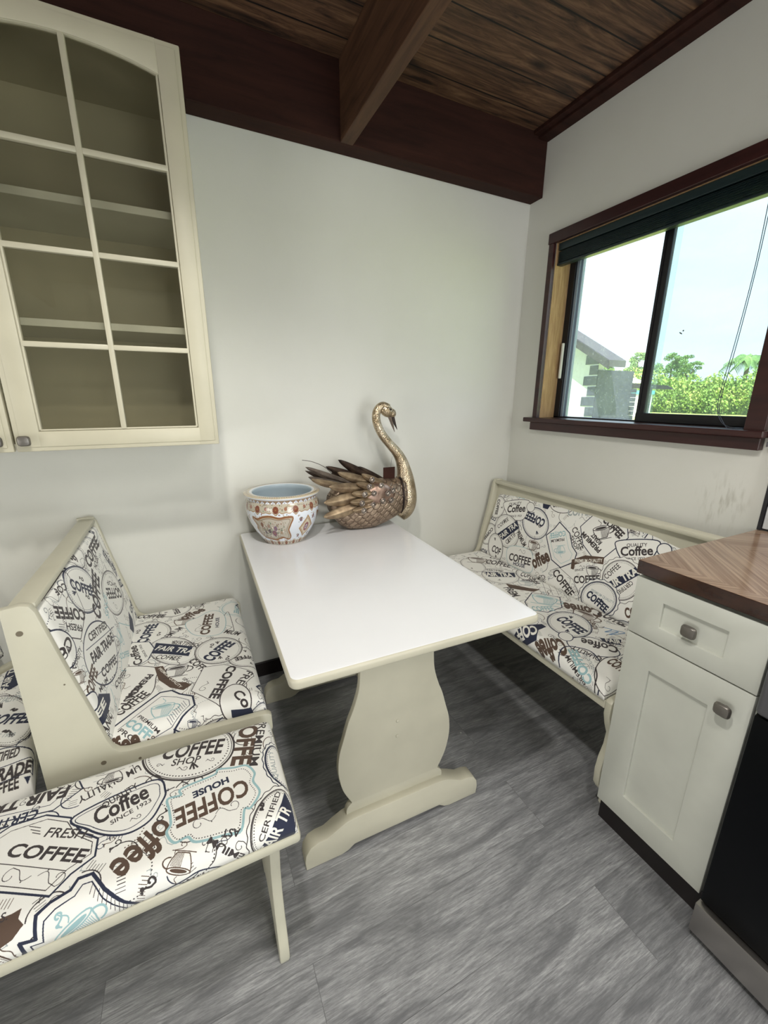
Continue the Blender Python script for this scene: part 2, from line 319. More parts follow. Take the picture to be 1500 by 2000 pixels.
class Canvas:
    def __init__(s, u0, v0, u1, v1, res, paper=PAPER):
        s.o = np.array([u0, v0]); s.res = res; s.w = int((u1-u0)*res); s.h = int((v1-v0)*res)
        s.a = np.ones((s.h, s.w, 3), np.float32)*paper; s.ext = (u0, v0, s.w/res, s.h/res)
    def tri(s, P, col):
        P = (P-s.o)*s.res
        x0, y0 = np.floor(P.min(0)).astype(int); x1, y1 = np.ceil(P.max(0)).astype(int)+1
        x0 = max(x0, 0); y0 = max(y0, 0); x1 = min(x1, s.w); y1 = min(y1, s.h)
        if x0 >= x1 or y0 >= y1: return
        X = np.arange(x0, x1)[None, :]+.5; Y = np.arange(y0, y1)[:, None]+.5
        (ax, ay), (bx, by), (cx, cy) = P
        e1 = (bx-ax)*(Y-ay)-(by-ay)*(X-ax); e2 = (cx-bx)*(Y-by)-(cy-by)*(X-bx); e3 = (ax-cx)*(Y-cy)-(ay-cy)*(X-cx)
        m = ((e1 >= 0) & (e2 >= 0) & (e3 >= 0)) | ((e1 <= 0) & (e2 <= 0) & (e3 <= 0))
        s.a[y0:y1, x0:x1][m] = col
    def poly(s, pts, col):
        P = (np.array(pts, float)-s.o)*s.res
        x0, y0 = np.maximum(np.floor(P.min(0)).astype(int), 0); x1, y1 = np.ceil(P.max(0)).astype(int)+1
        x1 = min(x1, s.w); y1 = min(y1, s.h)
        if x0 >= x1 or y0 >= y1: return
        X = np.arange(x0, x1)[None, :]+.5; Y = np.arange(y0, y1)[:, None]+.5; m = np.zeros((y1-y0, x1-x0), bool)
        for i in range(len(P)):
            ax, ay = P[i]; bx, by = P[(i+1) % len(P)]
            if ay == by: continue
            m ^= ((ay > Y) != (by > Y)) & (X < (bx-ax)*(Y-ay)/(by-ay)+ax)
        s.a[y0:y1, x0:x1][m] = col
    def line(s, pts, wd, col, closed=False, dot=0):
        pts = [np.array(p, float) for p in pts]
        if closed: pts.append(pts[0])
        if dot:
            acc = 0
            for a, b in zip(pts, pts[1:]):
                L = np.linalg.norm(b-a); t = -acc
                while t < L:
                    if t >= 0: s.dot(a+(b-a)*t/max(L, 1e-6), wd*.7, col)
                    t += wd*3
                acc = L-(t-wd*3)
                acc = acc % (wd*3)
            return
        for a, b in zip(pts, pts[1:]):
            d = b-a; L = np.linalg.norm(d)
            if L < 1e-6: continue
            d = d/L; n = np.array([-d[1], d[0]])*wd/2; e = d*wd*.35
            s.poly([a-e+n, b+e+n, b+e-n, a-e-n], col)
    def dot(s, c, r, col): s.poly([(c[0]+r*math.cos(k*.785), c[1]+r*math.sin(k*.785)) for k in range(8)], col)
    def text(s, txt, a, b, h, col, bold=0):
        v, tr, wmax = glyphs(txt, bold); a = np.array(a, float); b = np.array(b, float); d = b-a
        n = np.array([-d[1], d[0]]); n /= max(np.linalg.norm(n), 1e-6)
        P = a+np.outer(v[:, 0]/wmax, d)+np.outer(v[:, 1]/.72*h, n)
        for t_ in tr: s.tri(P[t_], col)
    def swirl(s, c, v, wd, col):
        c = np.array(c, float); v = np.array(v, float); n = np.array([-v[1], v[0]])
        p = []
        for k in range(26):
            t = k/25
            if t < .5: p.append(c+v*(t*1.3)+n*.16*math.sin(t*2*math.pi*1.6))
            else:
                a = (t-.5)*2*math.pi*1.5; r = .28*(1-(t-.5)*1.5); q = c+v*.72+n*.05
                p.append(q+v*r*math.cos(a-1.4)+n*r*math.sin(a-1.4))
        s.line(p, wd, col)
        s.dot(c+v*.2+n*.2, wd*1.1, col)
    def cup(s, c, v, col):
        c = np.array(c, float); v = np.array(v, float); n = np.array([v[1], -v[0]]); L = np.linalg.norm(v)
        q = lambda x, y: c+n*x+v*y
        body = [q(-.85, .45)]+[q(-.85+.4*t**2, .45-1.1*t) for t in (.3, .6, .85, 1)]+[q(.45, -.65)]+[q(.85-.4*t**2, .45-1.1*t) for t in (.85, .6, .3, 0)]
        s.poly(body, INK['P']); s.line(body, L*.07, col, True)
        s.line([q(.8+.45*math.sin(a), .05+.33*math.cos(a)) for a in np.linspace(0, math.pi, 12)], L*.09, col)
        rim = [q(.85*math.cos(a), .45+.22*math.sin(a)) for a in np.linspace(0, 6.283, 22)[:-1]]
        s.poly(rim, INK['P']); s.line(rim, L*.07, col, True)
        s.poly([q(.62*math.cos(a), .43+.13*math.sin(a)) for a in np.linspace(0, 6.283, 18)[:-1]], col)
        for k in range(9):
            x = -.05+k*.09; s.line([q(x, .2-.0*k), q(x*.8, -.6)], L*.035, col)
        s.line([q(-.9, -.75), q(.9, -.75)], L*.06, col)
        s.line([q(.12*math.sin(t*5), .75+t*.6) for t in np.linspace(0, 1, 10)], L*.05, col)
    def badge(s, c, a, b, wd, col, style):
        c, a, b = [np.array(x, float) for x in (c, a, b)]
        E = lambda k, m=72, wob=0: [c+(a*math.cos(t)+b*math.sin(t))*(k+wob*math.cos(t*18)) for t in np.linspace(0, 2*math.pi, m+1)[:-1]]
        if style == 'w': s.poly(E(1.13, 180, .03), INK['P']); s.line(E(1.13, 180, .03), wd*.6, col, True)
        s.poly(E(1), INK['P']); s.line(E(.98), wd, col, True)
        if style in 'dw':
            s.line(E(.93), wd*.35, col, True); s.line(E(.86), wd*.55, col, True, 1)
        if style == 'd':
            for sg in (1, -1):
                m = c+b*.55*sg
                for an in (-.6, 0, .6):
                    d = np.array([math.sin(an), math.cos(an)]); s.line([m-b*.06*sg, m+a*.14*d[0]+b*.14*d[1]*sg], wd*.9, col)
    def draw(s, items):
        for it in items:
            k = it[0]
            if k == 't': s.text(it[1], it[2:4], it[4:6], it[6], INK[it[7]], it[8])
            elif k == 'p': s.poly(np.array(it[1]).reshape(-1, 2), INK[it[2]])
            elif k == 'l':
                _, pts, wd, col, cl, fill, sm, dt = it; P = [tuple(p) for p in np.array(pts).reshape(-1, 2)]
                if sm and len(P) > 2: P = smooth_poly(P, 6, bool(cl))
                if fill: s.poly(P, INK['P'])
                s.line(P, wd*1.0, INK[col], bool(cl), dt)
            elif k == 'e': s.badge(it[1:3], it[3:5], it[5:7], it[7], INK[it[8]], it[9])
            elif k == 'c': s.cup(it[1:3], it[3:5], INK[it[5]])
            elif k == 's': s.swirl(it[1:3], it[3:5], it[5], INK[it[6]])
    def image(s, name):
        im = bpy.data.images.new(name, s.w, s.h, float_buffer=False); a = np.ones((s.h, s.w, 4), np.float32)
        x = s.a; a[..., :3] = np.where(x <= .0031308, x*12.92, 1.055*np.power(np.maximum(x, 1e-6), 1/2.4)-.055)
        im.pixels.foreach_set(a.ravel()); im.update(); im.pack(); return im
MOT = {
'FB':[['l',[54.8,10.0,65.3,4.3,68.0,6.8,71.5,8.5,71.5,12.0,68.1,15.0,65.6,19.4,60.8,22.3,54.9,22.7,51.4,20.6],0.35,'N',1,1,0,0],['l',[54.4,11.3,64.5,5.6,67.3,8.0,70.7,9.3,70.6,11.7,67.4,14.6,65.2,18.6,61.3,21.1,55.3,21.3,51.8,19.5],0.15,'K',1,0,0,0],['t','FRESH',61.5,17.1,68.7,13.3,1.9,'K',0,0],['t','COFFEE',55.7,15.9,69.4,8.2,2.4,'K',1,0],['l',[58.3,20.9,60.5,19.5],0.15,'K',0,0,1,0],['l',[68.8,15.2,70.7,13.8],0.15,'K',0,0,1,0],['l',[58.8,19.9,60.6,18.7],0.15,'K',0,0,1,0],['l',[68.9,14.4,70.5,13.2],0.15,'K',0,0,1,0],['l',[59.3,19.0,60.8,18.0],0.15,'K',0,0,1,0],['l',[69.0,13.7,70.4,12.6],0.15,'K',0,0,1,0],['l',[55.4,14.6,67.1,7.8],0.15,'K',0,0,1,0],['s',61.5,9.5,-4.8,2.5,0.12,'K'],['s',62.6,9.0,4.6,-2.9,0.12,'K'],['l',[50.0,25.0,52.2,24.7,61.8,23.0,66.4,26.6,65.1,29.7,62.1,31.1],0.3,'N',0,0,0,0],['l',[49.5,26.7,51.7,26.5,60.8,24.8,64.6,28.7],0.15,'N',0,0,0,0],['t','FAIR TR',63.8,28.9,49.6,30.9,3.2,'K',2,0],['t','CERTIFI',59.1,24.9,50.6,25.3,2.5,'N',1,0],['t','UM QUALITY',77.3,28.4,65.8,24.3,2.2,'K',0,0],['c',72.1,27.0,-0.0,-2.4,'K'],['e',88.3,28.1,10.5,-1.2,1.4,-9.9,0.45,'K','d'],['t','COFFEE',81.8,28.0,95.5,23.5,4.7,'K',1,0],['t','SHOP',84.2,24.6,90.5,22.7,2.1,'K',0,0],['s',82.8,26.0,-1.7,0.4,0.12,'K'],['s',91.9,22.4,2.0,-0.2,0.12,'K'],['s',85.5,22.9,2.4,-0.8,0.12,'K'],['s',85.1,17.9,-6.0,5.2,0.25,'K'],['s',85.5,17.6,5.9,-0.4,0.25,'K'],['t','COFFE',102.4,34.8,97.3,18.5,4.6,'B',2,0],['t','PREMIUM',106.2,31.7,101.2,16.8,2.1,'K',0,0],['l',[66.2,19.4,80.5,22.1,83.3,17.8,82.5,14.8,80.6,11.8,77.1,10.7,73.2,11.9,69.4,14.9],0.4,'N',1,1,1,0],['l',[67.0,18.9,80.1,21.1,82.2,18.0,81.4,15.3,79.7,12.9,76.6,11.7,73.1,12.8,69.7,15.5],0.15,'N',1,0,1,0],['t','QUALITY',71.5,18.7,77.8,21.5,1.8,'K',0,0],['t','Coffee',70.5,15.2,80.2,17.8,4.3,'K',1,0],['t','SINCE 1923',73.4,14.0,80.7,16.3,1.1,'K',0,0],['s',76.9,13.3,2.0,0.6,0.12,'K'],['t','offee',82.8,11.5,74.0,5.4,5.9,'B',1,0],['s',74.0,8.1,1.6,1.9,0.2,'K'],['s',79.6,-1.4,2.3,2.0,0.35,'K'],['s',83.4,13.3,-1.2,-2.5,0.25,'K'],['c',86.2,0.9,-1.1,-2.3,'B'],['l',[84.2,12.4,83.8,15.3,86.4,15.2,86.6,16.8,93.4,17.6,94.4,18.7,97.8,17.8,100.7,17.2,102.1,14.4,101.5,12.2,102.4,8.8,100.1,6.0,98.8,6.1,97.6,2.1,94.8,2.4,89.2,3.4,87.6,5.1,85.2,5.0,83.8,7.6,84.5,9.2],0.5,'T',1,1,1,0],['l',[84.9,12.2,84.6,14.9,87.0,14.8,87.2,16.2,93.3,16.9,94.2,17.9,97.3,17.0,99.9,16.5,101.2,14.0,100.7,12.0,101.5,8.9,99.4,6.4,98.2,6.4,97.2,2.8,94.7,3.1,89.4,4.0,88.0,5.5,85.8,5.4,84.5,7.8,85.2,9.3],0.18,'K',1,0,1,1],['t','HOUSE',96.3,15.8,88.7,14.8,1.6,'N',2,0],['t','COFFEE',100.0,13.6,85.1,12.0,4.4,'B',1,0],['s',93.1,7.7,5.0,0.3,0.12,'K'],['s',93.1,7.4,-4.7,-0.3,0.12,'K'],['t','EMIUM',97.8,-2.6,91.8,3.3,1.3,'K',1,0],['t','AST',97.6,2.4,94.2,3.7,1.4,'K',1,0],['e',108.7,15.0,3.8,-0.0,0.4,-6.6,0.35,'N','w'],['t','QUALITY',107.0,10.8,107.4,19.5,1.2,'G',0,0],['e',104.4,1.3,4.2,5.7,3.4,-3.6,0.3,'K','w'],['p',[100.0,-3.6,103.2,-0.1,106.4,4.6,107.7,7.2,109.0,4.0,108.5,-2.6,106.3,-4.0,102.8,-4.2],'N'],['t','FAIR TR',102.3,-4.7,108.3,2.7,2.4,'W',1,0],['t','CERTIFIED',101.4,-1.5,106.8,7.0,1.2,'K',0,0],['s',102.4,4.4,0.0,1.6,0.4,'K'],['l',[60.1,-3.4,62.4,-3.8,61.8,-0.7,63.9,-1.1,63.9,2.1,65.7,3.2,68.5,3.9,69.4,5.4,71.6,5.3,73.8,1.9,76.9,-1.4,79.8,-3.8,80.0,-6.4],0.55,'N',0,1,0,0],['l',[63.5,-3.9,63.1,-1.9,64.8,-2.2,65.1,0.9,66.6,1.9,69.3,2.6,70.3,4.0,71.7,3.9,73.6,0.7,77.0,-2.9,79.5,-4.7],0.2,'N',0,0,0,0],['l',[71.9,3.4,71.6,2.0],0.1,'K',0,0,1,0],['l',[72.5,2.8,72.2,1.3],0.1,'K',0,0,1,0],['l',[73.1,2.2,72.8,0.6],0.1,'K',0,0,1,0],['l',[73.7,1.5,73.4,-0.1],0.1,'K',0,0,1,0],['l',[74.3,0.9,74.0,-0.8],0.1,'K',0,0,1,0],['l',[74.9,0.3,74.6,-1.5],0.1,'K',0,0,1,0],['l',[75.4,-0.3,75.2,-2.2],0.1,'K',0,0,1,0],['l',[76.0,-0.9,75.8,-2.9],0.1,'K',0,0,1,0],['l',[76.6,-1.5,76.3,-3.6],0.1,'K',0,0,1,0],['l',[77.1,-2.0,76.9,-4.2],0.1,'K',0,0,1,0],['l',[77.7,-2.6,77.4,-4.9],0.1,'K',0,0,1,0],['l',[78.2,-3.2,78.0,-5.6],0.1,'K',0,0,1,0],['l',[78.8,-3.8,78.5,-6.2],0.1,'K',0,0,1,0],['l',[79.3,-4.3,79.1,-6.9],0.1,'K',0,0,1,0],['c',69.9,-3.1,-1.9,3.3,'T'],['s',67.5,-0.9,-0.5,2.2,0.3,'T'],['p',[56.7,3.9,60.2,3.9,61.5,4.2,61.4,2.7,62.3,1.6,60.9,0.3,58.1,-0.5],'B'],['t','S.',58.8,3.2,59.8,3.3,1.5,'K',0,0],['l',[81.5,-4.1,81.8,-2.7,83.3,-2.7,86.4,-2.3,89.0,-1.7,91.3,-2.2,94.3,-3.4,96.1,-3.2],0.3,'N',0,0,1,0],['l',[83.0,-4.3,86.4,-2.8,89.7,-2.8,94.3,-3.8],0.3,'K',0,0,1,1]],
'MS':[['e',7.7,51.6,8.1,-1.3,1.0,-9.2,0.3,'K','d'],['t','COFFEE',7.9,44.7,11.3,57.4,3.5,'N',2,0],['s',4.8,53.0,-0.2,2.7,0.3,'K'],['s',11.6,49.8,0.1,-2.5,0.3,'K'],['t','PREMIUM',13.3,42.2,20.1,48.7,2.7,'K',0,0],['c',19.9,54.5,0.7,4.0,'B'],['l',[20.9,52.8,25.2,55.6,30.5,58.9,34.5,54.5,34.6,44.9,31.6,39.0,24.4,41.0,21.4,46.7],0.25,'T',1,1,1,0],['t','COFFEE',28.4,40.5,31.0,56.1,3.2,'B',2,0],['t','HOUSE',32.1,44.3,32.8,52.0,1.3,'N',1,0],['s',25.2,49.3,-0.3,-5.7,0.12,'K'],['t','offee',20.2,55.5,28.4,60.8,4.5,'B',2,0],['l',[34.7,52.7,36.5,55.3,37.1,45.2,37.1,39.3],0.2,'K',0,0,1,0],['t','MIUM',33.3,39.6,38.0,36.0,2.6,'K',1,0],['e',16.7,34.9,7.7,-5.2,-0.5,-8.5,0.25,'K','d'],['p',[11.1,42.6,10.1,36.2,21.4,29.0,22.9,34.1],'N'],['t','FAIR TRA',10.8,38.1,22.3,29.9,2.6,'W',1,0],['t','CERTIFIED',15.8,39.5,23.9,33.4,2.1,'K',0,0],['t','COFFEE',11.1,32.4,18.4,27.9,2.2,'K',0,0],['e',30.9,28.8,7.7,-0.4,0.1,-8.0,0.3,'K','d'],['t','COFFEE',28.1,22.9,36.7,31.0,4.2,'N',2,0],['s',28.9,31.0,0.2,2.4,0.3,'K'],['s',33.3,24.1,-0.3,-2.2,0.3,'K'],['l',[-1.1,43.9,1.3,33.3,5.3,30.3,9.2,32.9,10.7,39.3,8.9,44.5,1.7,47.9],0.3,'N',1,1,0,0],['e',1.2,47.6,2.0,0.2,0.5,-2.5,0.25,'N','o'],['t','Coffee',7.7,31.8,4.7,44.7,2.5,'K',1,0],['t','QUALITY',4.0,32.0,0.6,40.7,0.9,'K',0,0],['t','SINCE 1923',8.9,35.0,6.2,44.2,0.7,'K',0,0],['l',[-3.0,33.3,11.0,27.8,12.0,21.1,10.9,14.1,4.7,10.6,-0.7,13.6],0.25,'K',1,1,1,0],['t','PREMIUM',9.7,24.7,4.3,16.3,2.1,'K',2,0],['t','ROAST',6.8,20.2,3.1,13.3,2.2,'K',2,0],['c',1.3,21.8,2.8,-0.8,'B'],['s',1.1,28.8,3.4,-2.6,0.12,'K'],['t','COFFEE',3.7,8.7,10.9,14.5,3.3,'K',1,0],['p',[11.3,27.7,13.8,27.0,15.5,21.0,18.2,16.7,20.4,15.7,21.9,13.7,19.7,12.2,16.1,14.9,12.8,20.2],'B'],['c',17.8,22.5,0.5,3.8,'K'],['t','SINCE',19.3,17.7,21.9,13.7,1.0,'K',0,0],['t','PREMIUM QUALITY',12.4,26.1,18.7,13.6,0.9,'W',0,0],['t','COFFEE',21.2,26.1,26.0,17.1,2.4,'K',1,0],['l',[31.8,19.7,39.7,13.2,40.0,11.0,30.0,0.3,21.8,10.8,25.7,20.9],0.2,'K',1,1,0,0],['t','COFFEE',33.2,18.5,26.3,5.5,2.9,'K',2,0],['t','FRESH',38.3,13.9,31.1,5.0,2.5,'K',0,0],['s',26.3,13.4,-1.9,-3.9,0.12,'K'],['e',33.4,2.2,4.2,1.7,1.2,-6.3,0.3,'K','o'],['t','Co',32.7,4.7,35.4,-0.9,2.7,'K',1,0],['p',[31.8,-0.1,35.2,-0.8,37.3,-1.0,37.8,-2.9,33.2,-3.6,31.8,-2.2],'N'],['l',[2.3,4.8,13.5,13.8,16.6,13.4,18.7,10.9,22.1,8.4,22.6,4.3,19.4,1.7,17.2,-0.8,16.5,-3.7,9.4,-4.5,2.3,-1.8],0.5,'N',1,1,0,0],['l',[3.9,3.6,13.8,11.9,17.9,9.9,21.1,7.1,21.3,4.9,16.5,-0.1,9.2,-2.0],0.15,'N',0,0,0,0],['c',14.3,6.1,0.4,3.5,'T'],['t','PREMIUM',8.1,6.1,13.0,-0.6,1.0,'K',0,0],['t','COFF',5.2,4.7,10.5,-1.3,2.2,'T',2,0],['t','PRO',3.8,3.0,7.2,-0.7,1.2,'K',0,0],['l',[20.5,5.0,19.6,7.4],0.1,'N',0,0,1,0],['l',[20.1,4.5,19.1,6.8],0.1,'N',0,0,1,0],['l',[19.6,4.0,18.7,6.3],0.1,'N',0,0,1,0],['l',[19.1,3.5,18.2,5.7],0.1,'N',0,0,1,0],['l',[18.7,3.0,17.7,5.2],0.1,'N',0,0,1,0],['l',[18.2,2.5,17.3,4.7],0.1,'N',0,0,1,0],['l',[17.8,2.0,16.8,4.2],0.1,'N',0,0,1,0],['l',[17.3,1.5,16.4,3.6],0.1,'N',0,0,1,0],['l',[16.9,1.0,16.0,3.1],0.1,'N',0,0,1,0],['l',[16.5,0.5,15.5,2.6],0.1,'N',0,0,1,0],['l',[17.0,-0.7,19.8,-3.1,23.1,-4.6,26.1,-3.0,29.3,-1.4],0.35,'N',0,0,1,0],['l',[18.4,-0.9,22.7,-2.6,27.3,-0.9],0.2,'K',0,0,1,1],['c',21.6,-0.9,0.4,1.5,'N'],['s',23.9,0.4,1.4,-1.5,0.12,'K'],['t','ffee',2.5,-3.2,9.2,-2.0,4.6,'B',2,0],['s',10.5,-1.6,1.8,0.6,0.2,'B']],
'MB':[['l',[42.4,13.5,55.7,4.1,39.3,-3.8,26.3,5.0],0.3,'T',1,1,0,0],['c',37.5,11.0,2.9,0.5,'T'],['t','COFFEE',29.4,7.2,39.2,2.0,1.9,'T',1,0],['e',27.5,34.1,-1.7,-7.1,-10.5,3.2,0.4,'N','d'],['t','COFFEE',21.3,37.5,32.5,28.9,3.1,'N',2,0],['s',29.2,36.8,2.1,-1.2,0.35,'K'],['s',26.8,31.8,2.0,-1.3,0.35,'K'],['e',51.4,21.2,-5.2,-6.7,-11.4,4.5,0.35,'K','d'],['t','COFFEE',60.9,18.5,45.5,25.6,3.8,'K',1,0],['t','SHOP',59.2,21.4,49.8,27.0,1.8,'K',0,0],['s',45.7,19.4,2.8,-3.0,0.12,'K'],['s',54.1,25.8,3.5,-2.0,0.12,'K'],['t','COFFEE',40.8,35.2,62.3,36.5,3.8,'K',2,0],['t','HOUSE',45.6,32.7,53.5,34.0,2.0,'K',1,0],['s',43.5,39.3,-7.6,-1.1,0.12,'K'],['t','COFFEE',28.0,22.5,44.5,30.4,5.1,'K',2,0],['t','SINCE',35.1,19.2,43.0,23.8,2.7,'T',0,0],['l',[5.9,42.2,24.6,42.2,21.1,29.6,11.0,26.9,2.1,33.6,-0.3,39.2],0.3,'K',0,0,0,0],['t','COFFEE',20.9,30.5,7.1,39.3,3.1,'K',2,0],['t','FRESH',14.9,28.9,8.1,33.8,1.8,'K',1,0],['s',12.8,38.8,5.7,-3.4,0.12,'K'],['s',12.3,39.6,-6.1,1.4,0.12,'K'],['t','COF',19.3,40.3,12.4,41.7,2.0,'K',1,0],['l',[5.0,35.3,7.2,33.7],0.15,'K',0,0,1,0],['l',[4.4,34.9,6.6,33.4],0.15,'K',0,0,1,0],['l',[3.8,34.6,6.1,33.1],0.15,'K',0,0,1,0],['e',-0.7,31.0,7.4,-3.7,-2.7,-4.6,0.4,'N','o'],['t','Co',5.9,31.7,-1.1,30.7,3.1,'K',1,0],['t','QUA',-2.3,27.1,4.3,28.8,1.8,'K',0,0],['e',19.2,17.2,-6.9,-6.7,-11.1,6.4,0.4,'N','o'],['t','CERTIFIED',15.1,23.3,30.7,18.8,2.2,'K',1,0],['l',[10.8,23.4,35.9,15.8],0.2,'N',0,0,1,0],['l',[9.3,19.4,32.9,13.9,30.6,9.4,8.2,16.4],0.2,'N',0,0,1,0],['t','FAIR TRADE',10.8,18.9,30.8,13.6,2.9,'K',2,0],['t','COFFEE',12.0,13.2,25.8,8.9,2.5,'K',1,0],['t','...',15.0,9.9,19.7,8.4,1.6,'K',0,0],['c',1.9,21.7,1.0,2.1,'B'],['t','M QUALITY',-0.5,24.1,8.8,24.7,1.7,'K',0,0],['t','COFFEE',1.8,14.6,10.8,16.3,3.5,'B',2,0],['p',[0.2,12.8,5.7,12.9,11.2,8.4,9.7,7.2,3.5,6.7,-0.3,6.9,-0.9,10.0],'N'],['t','EE',-0.0,9.3,6.9,8.6,2.2,'W',2,0],['e',0.8,14.1,2.5,-2.2,-2.9,-1.3,0.4,'N','o'],['t','ANIC',-0.1,4.1,6.6,4.5,2.6,'K',1,0],['s',6.6,1.0,-3.2,-1.1,0.3,'T'],['l',[13.1,8.5,9.0,-3.4,8.9,-6.2],0.3,'T',0,0,1,0],['t','MIUM',6.9,12.2,13.8,10.7,1.5,'K',0,0],['p',[58.5,9.4,59.8,5.2,54.9,1.1,51.7,5.6],'N'],['s',54.2,31.5,-2.6,-3.5,0.12,'K'],['s',47.8,8.7,0.2,-5.1,0.12,'K'],['t','COFFEE',16.5,5.8,29.8,1.6,1.8,'K',1,0]],
'RS':[['e',20.5,91.9,2.3,-7.7,-5.3,-5.2,0.2,'K','d'],['t','COFFEE',28.1,91.5,36.1,81.5,6.7,'K',1,0],['c',27.2,96.8,3.6,4.5,'B'],['t','OFFEE',35.7,97.9,38.0,88.5,6.2,'K',0,0],['e',24.3,75.4,6.4,-6.4,-6.6,-6.7,0.2,'K','d'],['p',[18.8,83.1,33.0,75.0,29.8,70.7,18.1,76.7],'N'],['t','FAIR TRA',16.8,78.4,29.2,71.5,4.4,'W',2,0],['t','CERTIFIED',22.2,82.7,29.0,78.3,2.5,'K',0,0],['e',39.5,70.6,4.5,-5.5,-7.0,-6.1,0.3,'K','d'],['t','COFFEE',33.1,71.3,37.6,65.2,6.5,'K',1,0],['t','OFFEE',28.4,63.0,35.8,60.8,4.8,'K',2,0],['l',[55.8,75.4,55.3,66.6,44.2,50.7,39.6,55.3,45.7,65.4],0.25,'K',1,1,1,0],['t','COFFEE',51.4,71.3,41.5,54.4,3.5,'K',1,0],['p',[20.4,67.3,24.6,61.8,26.9,58.8,30.6,55.8,25.8,55.1,21.1,59.6,18.7,62.6],'B'],['t','PREM',16.3,64.2,14.1,55.6,3.8,'K',1,0],['c',29.3,63.8,2.8,2.8,'G'],['l',[24.5,54.8,32.8,46.8,25.9,39.6,17.5,39.3,12.2,44.1,15.3,49.7],0.4,'N',1,1,0,0],['c',24.4,47.5,4.4,4.1,'T'],['t','COFFEE',13.2,42.7,21.3,38.9,3.5,'T',1,0],['l',[37.6,61.2,29.2,50.7],0.15,'K',0,0,1,0],['l',[40.0,60.1,31.7,49.6],0.15,'K',0,0,1,0],['l',[42.4,59.0,34.1,48.4],0.15,'K',0,0,1,0],['l',[44.7,57.9,36.6,47.3],0.15,'K',0,0,1,0],['l',[47.1,56.8,39.1,46.1],0.15,'K',0,0,1,0],['t','Coffee',40.4,32.8,30.1,42.7,8.3,'B',2,0],['c',28.9,31.5,4.9,1.7,'B'],['t','COFFEE',34.8,30.6,36.4,19.2,5.5,'K',2,0],['t','HOUSE',38.9,27.4,40.1,22.6,2.7,'N',1,0],['e',18.3,29.4,4.6,-6.6,-7.8,-5.3,0.4,'N','d'],['t','COFFEE',16.3,34.4,15.8,22.9,5.0,'N',2,0],['s',14.4,29.6,-0.1,-1.6,0.3,'K'],['t','ROAST',25.3,22.0,29.2,26.9,1.8,'B',1,0],['l',[28.5,22.1,29.8,19.8,26.2,19.9,30.6,17.8,26.0,18.1,32.2,16.3,29.8,19.8],0.4,'U',0,0,1,0],['p',[-3.1,38.9,8.7,33.9,8.7,31.7,4.6,31.6,0.4,28.6,-3.8,32.4,-5.1,36.2],'N'],['t','COFF',5.6,33.7,-1.3,39.1,4.8,'W',2,0],['t','Coffee',7.6,23.2,-1.0,28.8,8.5,'B',2,0],['p',[20.7,18.1,27.0,14.1,23.9,11.9,19.8,15.2],'N'],['t','FAIR',20.8,15.5,24.8,12.1,2.6,'W',2,0],['l',[9.4,22.3,17.8,19.9,20.7,13.4,18.7,8.7,14.3,8.8,8.7,12.8,6.4,18.0],0.35,'N',1,1,1,0],['e',10.2,24.0,1.4,-2.1,-2.4,-1.6,0.3,'N','o'],['t','Coffee',21.8,11.7,14.6,21.0,4.5,'K',1,0],['t','QUALITY',11.3,9.8,8.2,19.0,2.8,'K',0,0],['t','SINCE 1923',22.6,13.9,19.5,17.6,1.5,'K',0,0],['l',[-2.8,16.9,4.2,19.7,8.3,17.8,10.6,12.6,4.3,3.1,-3.1,2.1],0.45,'N',0,0,1,0],['t','PREMIUM',-1.5,6.4,2.6,15.7,1.8,'K',0,0],['t','COFFEE',-0.1,4.6,7.2,16.9,3.0,'T',2,0],['t','PRODUCTS',3.0,4.9,8.5,13.5,1.3,'G',0,0],['e',7.0,3.6,0.4,-4.6,-8.8,-3.5,0.3,'K','o'],['t','COFFEE',10.5,8.0,10.6,0.2,4.5,'B',2,0],['s',4.3,3.1,-3.4,-3.9,0.12,'K'],['l',[-3.1,3.2,1.5,4.4,5.0,7.5],0.4,'K',0,0,1,0],['t','COFFEE',6.1,48.9,7.1,39.0,4.2,'K',1,0],['s',18.9,53.3,-6.5,-5.4,0.12,'K']],
